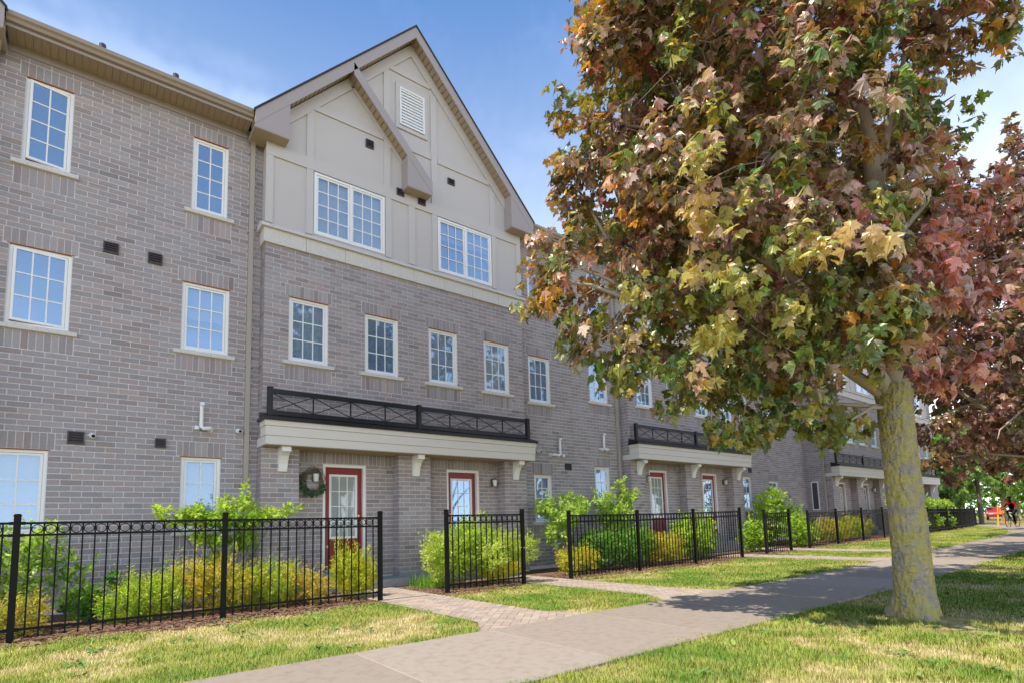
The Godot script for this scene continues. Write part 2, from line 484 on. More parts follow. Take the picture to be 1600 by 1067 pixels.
func window(house: Node3D, x0: float, x1: float, y0: float, y1: float, z: float, cols: int, rows: int, o := {}) -> Node3D:
	var wnd := holder("window", house, Vector3((x0 + x1) * 0.5, y0, z))
	var hw := (x1 - x0) * 0.5
	var h := y1 - y0
	var units: int = o.get("units", 1)
	var b := MB.new()
	frame_bars(b, -hw, hw, 0, h, 0.045, -0.10, -0.03)
	mpart("frame", b, M.white, wnd)
	var uw := (2.0 * hw - 0.09) / units
	for u in units:
		var a := -hw + 0.045 + u * uw
		var e := a + uw
		if units > 1:
			if u > 0: a += 0.02
			if u < units - 1: e -= 0.02
			if u > 0: boxpart("mullion", Vector3(a - 0.04, 0.045, -0.095), Vector3(a, h - 0.045, -0.022), M.white, wnd)
		var sb := MB.new()
		frame_bars(sb, a + 0.004, e - 0.004, 0.049, h - 0.049, 0.035, -0.085, -0.045)
		var gx0 := a + 0.039
		var gx1 := e - 0.039
		var gy0 := 0.084
		var gy1 := h - 0.084
		var gb := MB.new()
		for c in range(1, cols):
			var x := lerpf(gx0, gx1, float(c) / cols)
			gb.box(Vector3(x - 0.010, gy0, -0.0605), Vector3(x + 0.010, gy1, -0.054))
		for r in range(1, rows):
			var y := lerpf(gy0, gy1, float(r) / rows)
			gb.box(Vector3(gx0, y - 0.010, -0.0600), Vector3(gx1, y + 0.010, -0.0535))
		var pb := MB.new()
		pb.quad(Vector3(gx0 - 0.004, gy0 - 0.004, -0.062), Vector3(gx1 + 0.004, gy0 - 0.004, -0.062), Vector3(gx1 + 0.004, gy1 + 0.004, -0.062), Vector3(gx0 - 0.004, gy1 + 0.004, -0.062), Vector3(0, 0, 1))
		var leafs := [mpart("sash", sb, M.white, wnd), mpart("grille", gb, M.white, wnd), mpart("pane", pb, M.clear_glass if o.get("cover", "") == "blind" else M.glass, wnd)]
		leafs[2].rotation = Vector3(rng.randf_range(-0.006, 0.006), rng.randf_range(-0.008, 0.008), 0)
		if o.has("open"):
			var t := Transform3D(Basis(), Vector3(e, 0, -0.04)) * Transform3D(Basis(Vector3.UP, o.open), Vector3.ZERO) * Transform3D(Basis(), Vector3(-e, 0, 0.045))
			for q in leafs: q.transform = t
	# the room behind, with a blind or a curtain where one hangs
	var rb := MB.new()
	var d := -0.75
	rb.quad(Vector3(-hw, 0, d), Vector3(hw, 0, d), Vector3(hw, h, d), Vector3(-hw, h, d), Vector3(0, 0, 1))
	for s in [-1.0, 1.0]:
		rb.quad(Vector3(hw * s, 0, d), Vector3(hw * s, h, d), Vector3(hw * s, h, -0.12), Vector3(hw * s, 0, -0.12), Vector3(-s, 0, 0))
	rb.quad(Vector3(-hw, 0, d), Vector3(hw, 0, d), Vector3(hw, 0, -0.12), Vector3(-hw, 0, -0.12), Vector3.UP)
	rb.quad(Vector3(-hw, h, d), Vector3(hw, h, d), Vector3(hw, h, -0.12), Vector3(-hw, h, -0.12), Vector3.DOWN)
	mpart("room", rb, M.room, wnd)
	var cover: String = o.get("cover", "")
	if cover == "blind":
		var sb := MB.new()
		var low: float = o.get("drop", 0.06)
		var y := h - 0.06
		while y > low:
			sb.obox(Vector3(0, y, -0.145), Vector3(hw - 0.055, 0, 0), Vector3(0, 0.019, 0.009), Vector3(0, -0.0008, 0.0016))
			y -= 0.036
		sb.box(Vector3(-hw + 0.05, h - 0.06, -0.17), Vector3(hw - 0.05, h - 0.005, -0.125))
		mpart("blind", sb, M.slat, wnd)
	elif cover == "shade":
		boxpart("shade", Vector3(-hw + 0.04, o.get("drop", 0.05 + h * pick([0.0, 0.45, 0.3, 0.0, 0.6])), -0.15), Vector3(hw - 0.04, h - 0.01, -0.142), M.blind, wnd)
	elif cover == "curtain":
		var cb := MB.new()
		var n := 40
		for k in n:
			var xa := lerpf(-hw + 0.04, hw - 0.04, float(k) / n)
			var xb := lerpf(-hw + 0.04, hw - 0.04, float(k + 1) / n)
			var z0 := -0.16 + 0.012 * sin(k * 1.7) + 0.006 * sin(k * 0.6)
			var z1 := -0.16 + 0.012 * sin((k + 1) * 1.7) + 0.006 * sin((k + 1) * 0.6)
			cb.quad(Vector3(xa, 0.02, z0), Vector3(xb, 0.02, z1), Vector3(xb, h - 0.01, z1), Vector3(xa, h - 0.01, z0), Vector3(z0 - z1, 0, xb - xa).normalized())
		mpart("curtain", cb, M.curtain, wnd)
	if o.get("sill", true):
		var sp := PackedVector2Array([Vector2(-0.1, 0.002), Vector2(-0.1, -0.083), Vector2(0.045, -0.083), Vector2(0.055, -0.075), Vector2(0.055, -0.02), Vector2(0.045, -0.008)])
		var sl := MB.new()
		sl.extrude(sp, Vector3(0, 0, 1), Vector3.UP, Vector3(-hw - 0.115, 0, 0), Vector3(hw + 0.115, 0, 0))
		mpart("sill", sl, M.stone, wnd)
		boxpart("lintel", Vector3(-hw - 0.03, h - 0.003, -0.11), Vector3(hw + 0.03, h + 0.013, -0.003), M.rust, wnd)
	return wnd

func door(house: Node3D, x0: float, x1: float, y0: float, y1: float, z: float, hinge: float, cover: bool) -> void:
	var dn := holder("door", house, Vector3((x0 + x1) * 0.5, y0, z))
	var hw := (x1 - x0) * 0.5
	var h := y1 - y0
	var b := MB.new()
	b.box(Vector3(-hw, 0, -0.16), Vector3(-hw + 0.05, h, -0.02))
	b.box(Vector3(hw - 0.05, 0, -0.16), Vector3(hw, h, -0.02))
	b.box(Vector3(-hw + 0.05, h - 0.05, -0.16), Vector3(hw - 0.05, h, -0.02))
	mpart("frame", b, M.white, dn)
	boxpart("threshold", Vector3(-hw, -0.03, -0.16), Vector3(hw, 0.02, 0.03), M.lamp_metal, dn)
	var sx := hw - 0.053
	var g := [-0.28, 0.28, 0.62, h - 0.20]
	var s := MB.new()
	# slab with an opening for the glass and a raised panel below
	s.box(Vector3(-sx, 0.022, -0.14), Vector3(g[0], h - 0.053, -0.10))
	s.box(Vector3(g[1], 0.022, -0.14), Vector3(sx, h - 0.053, -0.10))
	s.box(Vector3(g[0], 0.022, -0.14), Vector3(g[1], g[2], -0.1005))
	s.box(Vector3(g[0], g[3], -0.14), Vector3(g[1], h - 0.053, -0.1005))
	mpart("slab", s, M.red, dn)
	var p := MB.new()
	frame_bars(p, -0.27, 0.27, 0.13, 0.52, 0.025, -0.101, -0.09)
	p.box(Vector3(-0.21, 0.19, -0.101), Vector3(0.21, 0.46, -0.092))
	mpart("panel_moulding", p, M.red, dn)
	var lf := MB.new()
	frame_bars(lf, g[0] - 0.012, g[1] + 0.012, g[2] - 0.012, g[3] + 0.012, 0.045, -0.12, -0.088)
	mpart("glazing_frame", lf, M.white, dn)
	var gr := MB.new()
	for c in [1, 2]:
		var x := lerpf(g[0] + 0.03, g[1] - 0.03, c / 3.0)
		gr.box(Vector3(x - 0.009, g[2], -0.1065), Vector3(x + 0.009, g[3], -0.1))
	for r in [1, 2, 3]:
		var y := lerpf(g[2] + 0.03, g[3] - 0.03, r / 4.0)
		gr.box(Vector3(g[0], y - 0.009, -0.106), Vector3(g[1], y + 0.009, -0.0995))
	mpart("grille", gr, M.white, dn)
	var pb := MB.new()
	pb.quad(Vector3(g[0], g[2], -0.108), Vector3(g[1], g[2], -0.108), Vector3(g[1], g[3], -0.108), Vector3(g[0], g[3], -0.108), Vector3(0, 0, 1))
	mpart("pane", pb, M.door_glass if cover else M.glass, dn)
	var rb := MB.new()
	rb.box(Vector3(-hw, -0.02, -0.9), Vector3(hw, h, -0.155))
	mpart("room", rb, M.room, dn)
	if cover:
		boxpart("curtain", Vector3(g[0], g[2], -0.138), Vector3(g[1], g[3], -0.132), M.curtain, dn)
	var kx := -hinge * (sx - 0.07)
	var kb := MB.new()
	kb.tube([Vector3(kx, 0.92, -0.1), Vector3(kx, 0.92, -0.06), Vector3(kx, 0.92, -0.045), Vector3(kx, 0.92, -0.03)], [0.028, 0.012, 0.027, 0.018], 10)
	mpart("handle", kb, M.brass, dn)
	var kd := MB.new()
	kd.tube([Vector3(kx, 1.06, -0.1), Vector3(kx, 1.06, -0.08)], [0.028, 0.024], 10)
	mpart("deadbolt", kd, M.brass, dn)

# ------------------------------------------------------------------ townhouse
func rake(house: Node3D, tip: Vector2, apex: Vector2, base_y: float, box_w: float, back: float, box: bool, inner_stop := 0.0) -> void:
	# one sloping leg of a gable: fascia, plank soffit, boxed return at the foot, shingles on top
	var dir := (apex - tip).normalized()
	var s := signf(apex.x - tip.x)
	var ft := 0.27
	var f := MB.new()
	f.extrude(PackedVector2Array([tip, apex, apex - Vector2(0, ft), tip - Vector2(0, ft)]), Vector3.RIGHT, Vector3.UP, Vector3(0, 0, 0.568), Vector3(0, 0, 0.6))
	mpart("fascia_board", f, M.fascia, house)
	var l := tip.distance_to(apex)
	var sb := MB.new()
	var k := 0.0
	var pw := 0.13
	var d3 := Vector3(dir.x, dir.y, 0)
	while k < l - 0.02:
		var a := tip + dir * (k + 0.004)
		var e := tip + dir * minf(k + pw - 0.024, l)
		sb.extrude(PackedVector2Array([a - Vector2(0, ft - 0.075), e - Vector2(0, ft - 0.075), e - Vector2(0, ft - 0.055), a - Vector2(0, ft - 0.055)]), Vector3.RIGHT, Vector3.UP, Vector3(0, 0, 0.28), Vector3(0, 0, 0.566))
		k += pw
	sb.extrude(PackedVector2Array([tip - Vector2(0, ft - 0.083), apex - Vector2(0, ft - 0.083), apex - Vector2(0, 0.1), tip - Vector2(0, 0.1)]), Vector3.RIGHT, Vector3.UP, Vector3(0, 0, 0.28), Vector3(0, 0, 0.564))
	var so := mpart("soffit", sb, M.soffit, house)
	so.set_meta("kind", "stuff")
	var r := MB.new()
	var out := Vector2(-s * 0.03, -0.03)
	r.extrude(PackedVector2Array([tip + out, apex + Vector2(0, 0.0), apex + Vector2(0, 0.045), tip + out + Vector2(0, 0.045)]), Vector3.RIGHT, Vector3.UP, Vector3(0, 0, back), Vector3(0, 0, 0.622))
	if back < 0.0:
		mpart("roof_slope", r, M.shingle, house)
	else:
		var cv := MB.new()
		cv.extrude(PackedVector2Array([tip - Vector2(0, 0.004), apex - Vector2(0, 0.004), apex - Vector2(0, 0.09), tip - Vector2(0, 0.09)]), Vector3.RIGHT, Vector3.UP, Vector3(0, 0, 0.28), Vector3(0, 0, 0.5675))
		mpart("rake_cover", cv, M.fascia, house)
	if box:
		var xi := tip.x + s * box_w
		var ytop := tip.y + (apex.y - tip.y) / absf(apex.x - tip.x) * box_w
		var q := MB.new()
		q.extrude(PackedVector2Array([tip - Vector2(0, ft - 0.02), Vector2(tip.x, base_y), Vector2(xi, base_y), Vector2(xi, ytop - ft + 0.02)]), Vector3.RIGHT, Vector3.UP, Vector3(0, 0, 0.3 if absf(tip.x) < 3.1 else 0.05), Vector3(0, 0, 0.594))
		mpart("eave_return", q, M.fascia, house)
		boxpart("return_soffit", Vector3(minf(tip.x, xi) + 0.01, base_y - 0.012, 0.31 if absf(tip.x) < 3.1 else 0.06), Vector3(maxf(tip.x, xi) - 0.01, base_y - 0.001, 0.585), M.soffit, house)

func vent(house: Node3D, x0: float, x1: float, y0: float, y1: float, z: float, framed := true) -> void:
	var v := holder("wall_vent", house, Vector3((x0 + x1) * 0.5, y0, z))
	var hw := (x1 - x0) * 0.5
	var h := y1 - y0
	var b := MB.new()
	frame_bars(b, -hw, hw, 0, h, 0.018, -0.004, 0.03)
	mpart("frame", b, M.vent, v)
	boxpart("back_plate", Vector3(-hw + 0.01, 0.01, -0.003), Vector3(hw - 0.01, h - 0.01, 0.002), M.black, v)
	for k in 4:
		var y := lerpf(0.018, h - 0.018, (k + 0.5) / 4.0)
		var s := MB.new()
		s.obox(Vector3(0, y, 0.016), Vector3(hw - 0.019, 0, 0), Vector3(0, h * 0.085, -0.01), Vector3(0, 0.0015, 0.0018))
		mpart("slat", s, M.vent, v)

func pvc_pipe(house: Node3D, x: float, yb: float, yt: float, side: float) -> void:
	var b := MB.new()
	b.tube([Vector3(x + side, yb, 0.0), Vector3(x + side, yb, 0.07), Vector3(x + side * 0.85, yb, 0.1), Vector3(x + side * 0.2, yb - 0.01, 0.1), Vector3(x, yb + 0.02, 0.1), Vector3(x, yb + 0.08, 0.1), Vector3(x, yt - 0.03, 0.1), Vector3(x, yt, 0.115), Vector3(x, yt + 0.02, 0.15)], [0.036, 0.036, 0.036, 0.036, 0.036, 0.032, 0.032, 0.038, 0.038], 12)
	mpart("vent_pipe", b, M.white, house)
	var e := MB.new()
	e.tube([Vector3(x + side, yb, 0.0), Vector3(x + side, yb, 0.012)], [0.058, 0.054], 14)
	mpart("pipe_flange", e, M.white, house)
	var g := MB.new()
	g.tube([Vector3(x - side * 0.45, yb + 0.01, 0.0), Vector3(x - side * 0.45, yb + 0.01, 0.08), Vector3(x - side * 0.45, yb - 0.01, 0.11), Vector3(x - side * 0.45, yb - 0.045, 0.12)], [0.034, 0.034, 0.036, 0.038], 12)
	mpart("vent_elbow", g, M.white, house)

func wall_camera(house: Node3D, x: float, y: float, z := 0.0) -> void:
	var c := holder("security_camera", house, Vector3(x, y, z))
	var b := MB.new()
	b.tube([Vector3(0, 0, 0), Vector3(0, 0, 0.03), Vector3(0, -0.01, 0.06)], [0.045, 0.045, 0.02], 12)
	mpart("mount", b, M.white, c)
	var h := MB.new()
	h.tube([Vector3(-0.02, -0.015, 0.05), Vector3(0.0, -0.02, 0.09), Vector3(0.015, -0.03, 0.14)], [0.03, 0.042, 0.038], 12)
	mpart("housing", h, M.white, c)
	var l := MB.new()
	l.tube([Vector3(0.015, -0.03, 0.139), Vector3(0.018, -0.033, 0.15)], [0.028, 0.024], 12)
	mpart("lens", l, M.black, c)

func railing(house: Node3D) -> void:
	var r := holder("railing", house, Vector3(0, 3.2, 0.5))
	var h := 0.55
	for x in [-3.02, 0.0, 3.02]:
		var b := MB.new()
		b.box(Vector3(x - 0.043, 0, -0.043), Vector3(x + 0.043, h, 0.043))
		b.box(Vector3(x - 0.05, h, -0.05), Vector3(x + 0.05, h + 0.015, 0.05))
		mpart("post", b, M.black, r)
	for side in [-1.0, 1.0]:
		var a := Vector3(0.045 * side, 0, 0)
		var e := Vector3(2.975 * side, 0, 0)
		for y in [0.10, 0.495]:
			var b := MB.new()
			b.bar(a + Vector3(0, y, 0), e + Vector3(0, y, 0), 0.085, 0.045)
			mpart("rail", b, M.black, r)
		for k in 4:
			var xa := lerpf(a.x, e.x, k / 4.0)
			var xb := lerpf(a.x, e.x, (k + 1) / 4.0)
			for q in [[0.14, 0.455, 0.006], [0.455, 0.14, -0.006]]:
				var b := MB.new()
				b.bar(Vector3(xa, q[0], q[2]), Vector3(xb, q[1], q[2]), 0.016, 0.012)
				mpart("cross_brace", b, M.black, r)
			if k > 0:
				var b := MB.new()
				b.box(Vector3(xa - 0.011, 0.14, -0.011), Vector3(xa + 0.011, 0.455, 0.011))
				mpart("baluster", b, M.black, r)

func townhouse(c: float, dy: float, o: Dictionary) -> Node3D:
	var at := Vector3(c, dy, 0)
	var house := thing("townhouse", o.label, "house", at, "townhouses along the street")
	house.rotation.y = o.get("turn", 0.0)
	if o.has("z"): house.position.z = o.z
	var uL: float = o.get("left", -5.1)
	var uR: float = o.get("right", 5.1)
	var low: float = -0.4
	var singles: int = o.get("singles", 0)
	var far: bool = o.get("far", false)
	# --- openings [rect, cols, rows, options]
	var wl: Array = []
	var wr: Array = []
	var covers: Array = o.get("covers", ["", "shade", "", "blind", "shade", "blind", "curtain", "", "shade", "blind", "blind", "shade"])
	if uL < -4.5:
		wl = [[Rect2(-4.29, 6.975, 0.575, 1.405), 2, 4, {"cover": covers[0]}], [Rect2(-4.38, 4.367, 0.74, 1.23), 3, 3, {"cover": covers[1]}], [Rect2(-4.31, 1.21, 0.60, 1.27), 2, 3, {"cover": covers[3]}]]
	if uR > 4.5:
		var op: bool = o.get("opened", false)
		wr = [[Rect2(3.60, 6.975, 0.59, 1.41), 2, 4, {"cover": covers[2]}], [Rect2(3.54, 4.367, 0.745, 1.245), 3, 3, {"cover": covers[4]}], [Rect2(3.62, 1.21, 0.59, 1.23), 2, 4, {"cover": covers[5]}]]
		if op:
			wr[0][3]["open"] = 0.17
			wr[1][3]["open"] = 0.13
			wr[2] = [Rect2(3.20, 1.21, 0.93, 1.27), 3, 3, {"cover": "blind"}]
	var wg: Array = []
	var gi := 6
	for x in [-2.65, -1.125, 0.38, 1.895]:
		wg.append([Rect2(x, 4.375, 0.745, 1.245), 3, 3, {"cover": covers[gi]}])
		gi += 1
	var sold := func(list: Array) -> Array:
		var s: Array = []
		for w in list:
			var r: Rect2 = w[0]
			var top: float = round((r.end.y + 0.28) / COURSE) * COURSE - 0.012
			var bot: float = round((r.position.y - 0.345) / COURSE) * COURSE
			s.append(Rect2(r.position.x - 0.075, r.end.y + 0.016, r.size.x + 0.15, top - r.end.y - 0.016))
			s.append(Rect2(r.position.x - 0.075, bot, r.size.x + 0.15, r.position.y - 0.093 - bot))
		return s
	var holes := func(list: Array) -> Array:
		var s: Array = []
		for w in list: s.append(w[0])
		return s
	var sills := func(list: Array) -> Array:
		var s: Array = []
		for w in list:
			var r: Rect2 = w[0]
			s.append(Rect2(r.position.x - 0.11, r.position.y - 0.083, r.size.x + 0.22, 0.083))
		return s
	var doors := [Rect2(-1.87, 0.37, 0.89, 2.09), Rect2(0.98, 0.37, 0.89, 2.09)]
	# --- brick walls
	var wall := holder("brick_wall", house)
	var list: Array = []
	var mb := MB.new()
	var mz := 0.0045
	if uL < -3.12:
		lay(uL, -3.1, 0.1, 8.74, 0.0, holes.call(wl) + sills.call(wl), sold.call(wl), list, o.get("lap_left", 0.0), 0.0)
		mortar_face(mb, uL, -3.1, low, 8.9, -mz, holes.call(wl))
	lay(3.1, uR, 0.1, 8.74, 0.0, holes.call(wr) + sills.call(wr), sold.call(wr), list, 0.0, o.get("lap_right", 0.0))
	mortar_face(mb, 3.1, uR, low, 8.9, -mz, holes.call(wr))
	lay(-3.1, 3.1, 2.76, 6.57, 0.3, holes.call(wg) + sills.call(wg), sold.call(wg), list)
	mortar_face(mb, -3.1, 3.1, 2.72, 6.6, 0.3 - mz, holes.call(wg))
	for p in [[-3.1, -2.43], [-0.375, 0.375], [2.43, 3.1]]:
		lay(p[0], p[1], 0.23, 2.7, 0.3, [], [], list)
		mortar_face(mb, p[0], p[1], 0.2, 2.74, 0.3 - mz, [])
	for p in [[-2.43, -0.375, 0], [0.375, 2.43, 1]]:
		var d: Rect2 = doors[p[2]]
		lay(p[0], p[1], 0.2, 2.47, 0.0, [d], [Rect2(p[0] + 0.01, 2.475, p[1] - p[0] - 0.02, 0.245)], list)
		mortar_face(mb, p[0], p[1], low, 2.74, -mz, [d], 0.17)
	for q in [[-3.1, -1.0, 0.23, 6.57], [3.1, 1.0, 0.23, 6.57], [-2.43, 1.0, 0.23, 2.7], [-0.375, -1.0, 0.23, 2.7], [0.375, 1.0, 0.23, 2.7], [2.43, -1.0, 0.23, 2.7]]:
		lay_side(q[0], q[1], q[2], q[3], 0.002, 0.236, list)
		var mx: float = q[0] - q[1] * mz
		mb.quad(Vector3(mx, q[2], -mz), Vector3(mx, q[3] + 0.03, -mz), Vector3(mx, q[3] + 0.03, 0.3 - mz), Vector3(mx, q[2], 0.3 - mz), Vector3(q[1], 0, 0))
	if o.has("setback"):
		# the stretch of wall that stands further back, and the flank that leads to it
		var zs: float = -0.7
		var xs: float = uL - 4.6
		var ws := [[Rect2(uL - 3.45, 1.21, 0.75, 1.25), 2, 3, {"cover": "blind"}], [Rect2(uL - 3.45, 4.367, 0.74, 1.23), 3, 3, {"cover": "shade"}], [Rect2(uL - 3.4, 6.975, 0.6, 1.4), 2, 4, {}]]
		lay(xs, uL, 0.1, 8.74, zs, holes.call(ws) + sills.call(ws), sold.call(ws), list)
		mortar_face(mb, xs, uL, low, 8.9, zs - mz, holes.call(ws))
		for w in ws: window(house, w[0].position.x, w[0].end.x, w[0].position.y, w[0].end.y, zs, w[1], w[2], w[3])
		lay_side(uL, -1.0, 0.1, 8.74, zs + 0.002, -0.065, list)
		mb.quad(Vector3(uL + mz, low, zs), Vector3(uL + mz, 8.9, zs), Vector3(uL + mz, 8.9, 0), Vector3(uL + mz, low, 0), Vector3(-1, 0, 0))
		var nb := MB.new()
		nb.box(Vector3(uL - 0.02, 1.2, -0.52), Vector3(uL + 0.02, 2.5, -0.2))
		mpart("narrow_window", nb, M.white, house)
		var ng := MB.new()
		ng.box(Vector3(uL - 0.026, 1.26, -0.47), Vector3(uL - 0.021, 2.44, -0.25))
		mpart("narrow_pane", ng, M.vent, house)
		uL = xs
	mpart("mortar", mb, M.mortar, wall)
	place_bricks(list, wall, at, singles)
	for w in wl + wr: window(house, w[0].position.x, w[0].end.x, w[0].position.y, w[0].end.y, 0.0, w[1], w[2], w[3])
	for w in wg: window(house, w[0].position.x, w[0].end.x, w[0].position.y, w[0].end.y, 0.3, w[1], w[2], w[3])
	for k in 2: door(house, doors[k].position.x, doors[k].end.x, doors[k].position.y, doors[k].end.y, 0.0, -1.0 if k == 0 else 1.0, k == 0)
	# --- foundation and porch slabs
	var fb := MB.new()
	fb.box(Vector3(-3.11, low, -0.1), Vector3(-2.42, 0.225, 0.315))
	fb.box(Vector3(-0.385, low, -0.1), Vector3(0.385, 0.225, 0.315))
	fb.box(Vector3(2.42, low, -0.1), Vector3(3.11, 0.225, 0.315))
	mpart("foundation", fb, M.concrete_base, house)
	for s in [[-2.41, -0.39], [0.39, 2.41]]:
		boxpart("porch_slab", Vector3(s[0], low, -0.05), Vector3(s[1], 0.17, 0.72), M.concrete_base, house)
		boxpart("door_step", Vector3(s[0] + 0.45, 0.171, -0.04), Vector3(s[1] - 0.45, 0.335, 0.24), M.concrete_base, house)
	# --- stone band
	var nst := 8
	for k in nst:
		var a := lerpf(-3.14, 3.14, float(k) / nst) + 0.003
		var e := lerpf(-3.14, 3.14, float(k + 1) / nst) - 0.003
		boxpart("stone", Vector3(a, 6.58, 0.0), Vector3(e, 6.86, 0.345), M.stone, house)
	var cap := MB.new()
	cap.extrude(PackedVector2Array([Vector2(0.0, 6.862), Vector2(0.40, 6.862), Vector2(0.40, 6.905), Vector2(0.385, 6.92), Vector2(0.29, 6.985), Vector2(0.0, 6.985)]), Vector3(0, 0, 1), Vector3.UP, Vector3(-3.19, 0, 0), Vector3(3.19, 0, 0))
	mpart("band_cap", cap, M.stone, house)
	# --- siding and its boards
	var wins := [Rect2(-2.20, 7.03, 1.52, 1.31), Rect2(0.655, 7.03, 1.53, 1.31)]
	var sd := MB.new()
	mortar_face(sd, -3.1, 3.1, 6.98, 8.6, 0.29, wins, 0.05)
	var rise := 12.42
	sd.extrude(PackedVector2Array([Vector2(-3.1, 8.6), Vector2(3.1, 8.6), Vector2(3.1, 8.93), Vector2(0, rise - 0.15), Vector2(-3.1, 8.93)]), Vector3.RIGHT, Vector3.UP, Vector3(0, 0, 0.1), Vector3(0, 0, 0.29))
	for s in [-1.0, 1.0]:
		sd.quad(Vector3(3.1 * s, 6.98, 0), Vector3(3.1 * s, 8.95, 0), Vector3(3.1 * s, 8.95, 0.29), Vector3(3.1 * s, 6.98, 0.29), Vector3(s, 0, 0))
	mpart("siding", sd, M.siding, house)
	for w in wins: window(house, w.position.x, w.end.x, w.position.y, w.end.y, 0.34, 3, 4, {"units": 2, "sill": false, "cover": covers[10] if w.position.x < 0 else covers[11]})
	var tz := 0.318
	var board := func(x0: float, x1: float, y0: float, y1: float, zz: float) -> void:
		boxpart("trim_board", Vector3(x0, y0, 0.285), Vector3(x1, y1, zz), M.trim, house)
	board.call(-3.12, 3.12, 8.36, 8.61, tz + 0.004)
	for r in [[-3.12, -2.985], [-2.355, -2.225], [-0.66, -0.52], [-0.10, 0.06], [0.505, 0.635], [2.205, 2.33], [2.985, 3.12]]:
		board.call(r[0], r[1], 6.99, 8.358, tz)
	# above the belt board
	for r in [[-2.36, -2.21, 9.0], [-0.69, -0.54, 9.32], [0.50, 0.66, 11.2], [2.17, 2.33, 9.6]]:
		var top: float = rise - 0.45 - absf((r[0] + r[1]) * 0.5) * 1.08
		if r[0] < -2: top = 9.66
		if r[0] > -1 and r[0] < 0: top = 11.45
		board.call(r[0], r[1], 8.612, top, tz)
	board.call(-2.2, -0.70, 9.68, 9.80, tz + 0.001)
	board.call(0.67, 2.16, 9.68, 9.80, tz + 0.001)
	board.call(-0.53, 0.49, 9.70, 9.82, tz + 0.001)
	board.call(-0.53, 0.49, 11.48, 11.60, tz + 0.001)
	# boards that follow the slopes
	var follow := func(a: Vector2, e: Vector2) -> void:
		var b := MB.new()
		b.extrude(PackedVector2Array([a, e, e - Vector2(0, 0.30), a - Vector2(0, 0.30)]), Vector3.RIGHT, Vector3.UP, Vector3(0, 0, 0.285), Vector3(0, 0, tz + 0.007))
		mpart("trim_board", b, M.trim, house)
	follow.call(Vector2(-3.05, rise - 0.05 - 3.05 * 1.08), Vector2(0, rise - 0.05))
	follow.call(Vector2(3.05, rise - 0.05 - 3.05 * 1.08), Vector2(0, rise - 0.05))
	var sa := Vector2(-1.5, 10.94)
	follow.call(sa, Vector2(0.32, sa.y - 1.82 * 1.1))
	# louvre in the gable
	var lv := holder("louvre", house, Vector3(0.005, 10.235, 0.29))
	var lf := MB.new()
	frame_bars(lf, -0.40, 0.40, -0.10, 1.01, 0.085, 0.0, 0.036)
	mpart("surround", lf, M.trim, lv)
	var l2 := MB.new()
	frame_bars(l2, -0.315, 0.315, 0.0, 0.91, 0.035, 0.0, 0.06)
	mpart("frame", l2, M.white, lv)
	boxpart("back_plate", Vector3(-0.29, 0.03, 0.001), Vector3(0.29, 0.88, 0.006), M.white, lv)
	for k in 12:
		var y := lerpf(0.06, 0.87, k / 11.0) - 0.012
		var b := MB.new()
		b.obox(Vector3(0, y, 0.03), Vector3(0.279, 0, 0), Vector3(0, 0.034, -0.012), Vector3(0, 0.0015, 0.004))
		mpart("slat", b, M.white, lv)
	for v in [[-1.11, -0.93, 9.353, 9.539], [-0.40, -0.22, 8.50, 8.66], [0.13, 0.32, 8.47, 8.62], [0.95, 1.14, 9.285, 9.433]]:
		vent(house, v[0], v[1], v[2], v[3], 0.322 if v[2] < 9 else 0.291)
	# --- gable roof
	var tipL := Vector2(-3.39, 8.95)
	var tipR := Vector2(3.36, 8.95)
	var apex := Vector2(-0.015, 12.6)
	rake(house, tipL, apex, 8.62, 0.62, -6.0, true)
	rake(house, tipR, apex, 8.62, 0.72, -6.0, true)
	var small := Vector2(-1.49, 10.93)
	rake(house, Vector2(0.36, 8.93), small, 8.62, 0.62, 0.28, true)
	# --- main roof, eaves
	for z in [[uL, -3.40], [3.37, uR]]:
		if z[1] - z[0] < 0.3: continue
		var zf := 0.0 if not o.has("setback") or z[0] > 0 else -0.7
		var f := MB.new()
		f.box(Vector3(z[0], 8.71, zf - 0.01), Vector3(z[1], 8.83, zf + 0.022))
		mpart("frieze_board", f, M.fascia, house)
		var s := MB.new()
		var x: float = z[0]
		while x < z[1] - 0.01:
			s.box(Vector3(x + 0.003, 8.832, zf), Vector3(minf(x + 0.1, z[1]) - 0.003, 8.842, zf + 0.415))
			x += 0.1
		s.box(Vector3(z[0], 8.845, zf), Vector3(z[1], 8.86, zf + 0.415))
		mpart("soffit", s, M.soffit, house).set_meta("kind", "stuff")
		boxpart("fascia_board", Vector3(z[0], 8.80, zf + 0.416), Vector3(z[1], 8.97, zf + 0.44), M.fascia, house)
		var g := MB.new()
		g.extrude(PackedVector2Array([Vector2(0.441, 8.85), Vector2(0.50, 8.85), Vector2(0.52, 8.89), Vector2(0.555, 8.915), Vector2(0.56, 8.975), Vector2(0.548, 8.975), Vector2(0.543, 8.925), Vector2(0.51, 8.90), Vector2(0.493, 8.862), Vector2(0.453, 8.862), Vector2(0.453, 8.972), Vector2(0.441, 8.972)]), Vector3(0, 0, 1), Vector3.UP, Vector3(z[0], 0, zf), Vector3(z[1], 0, zf))
		mpart("gutter", g, M.gutter, house)
	var rf := MB.new()
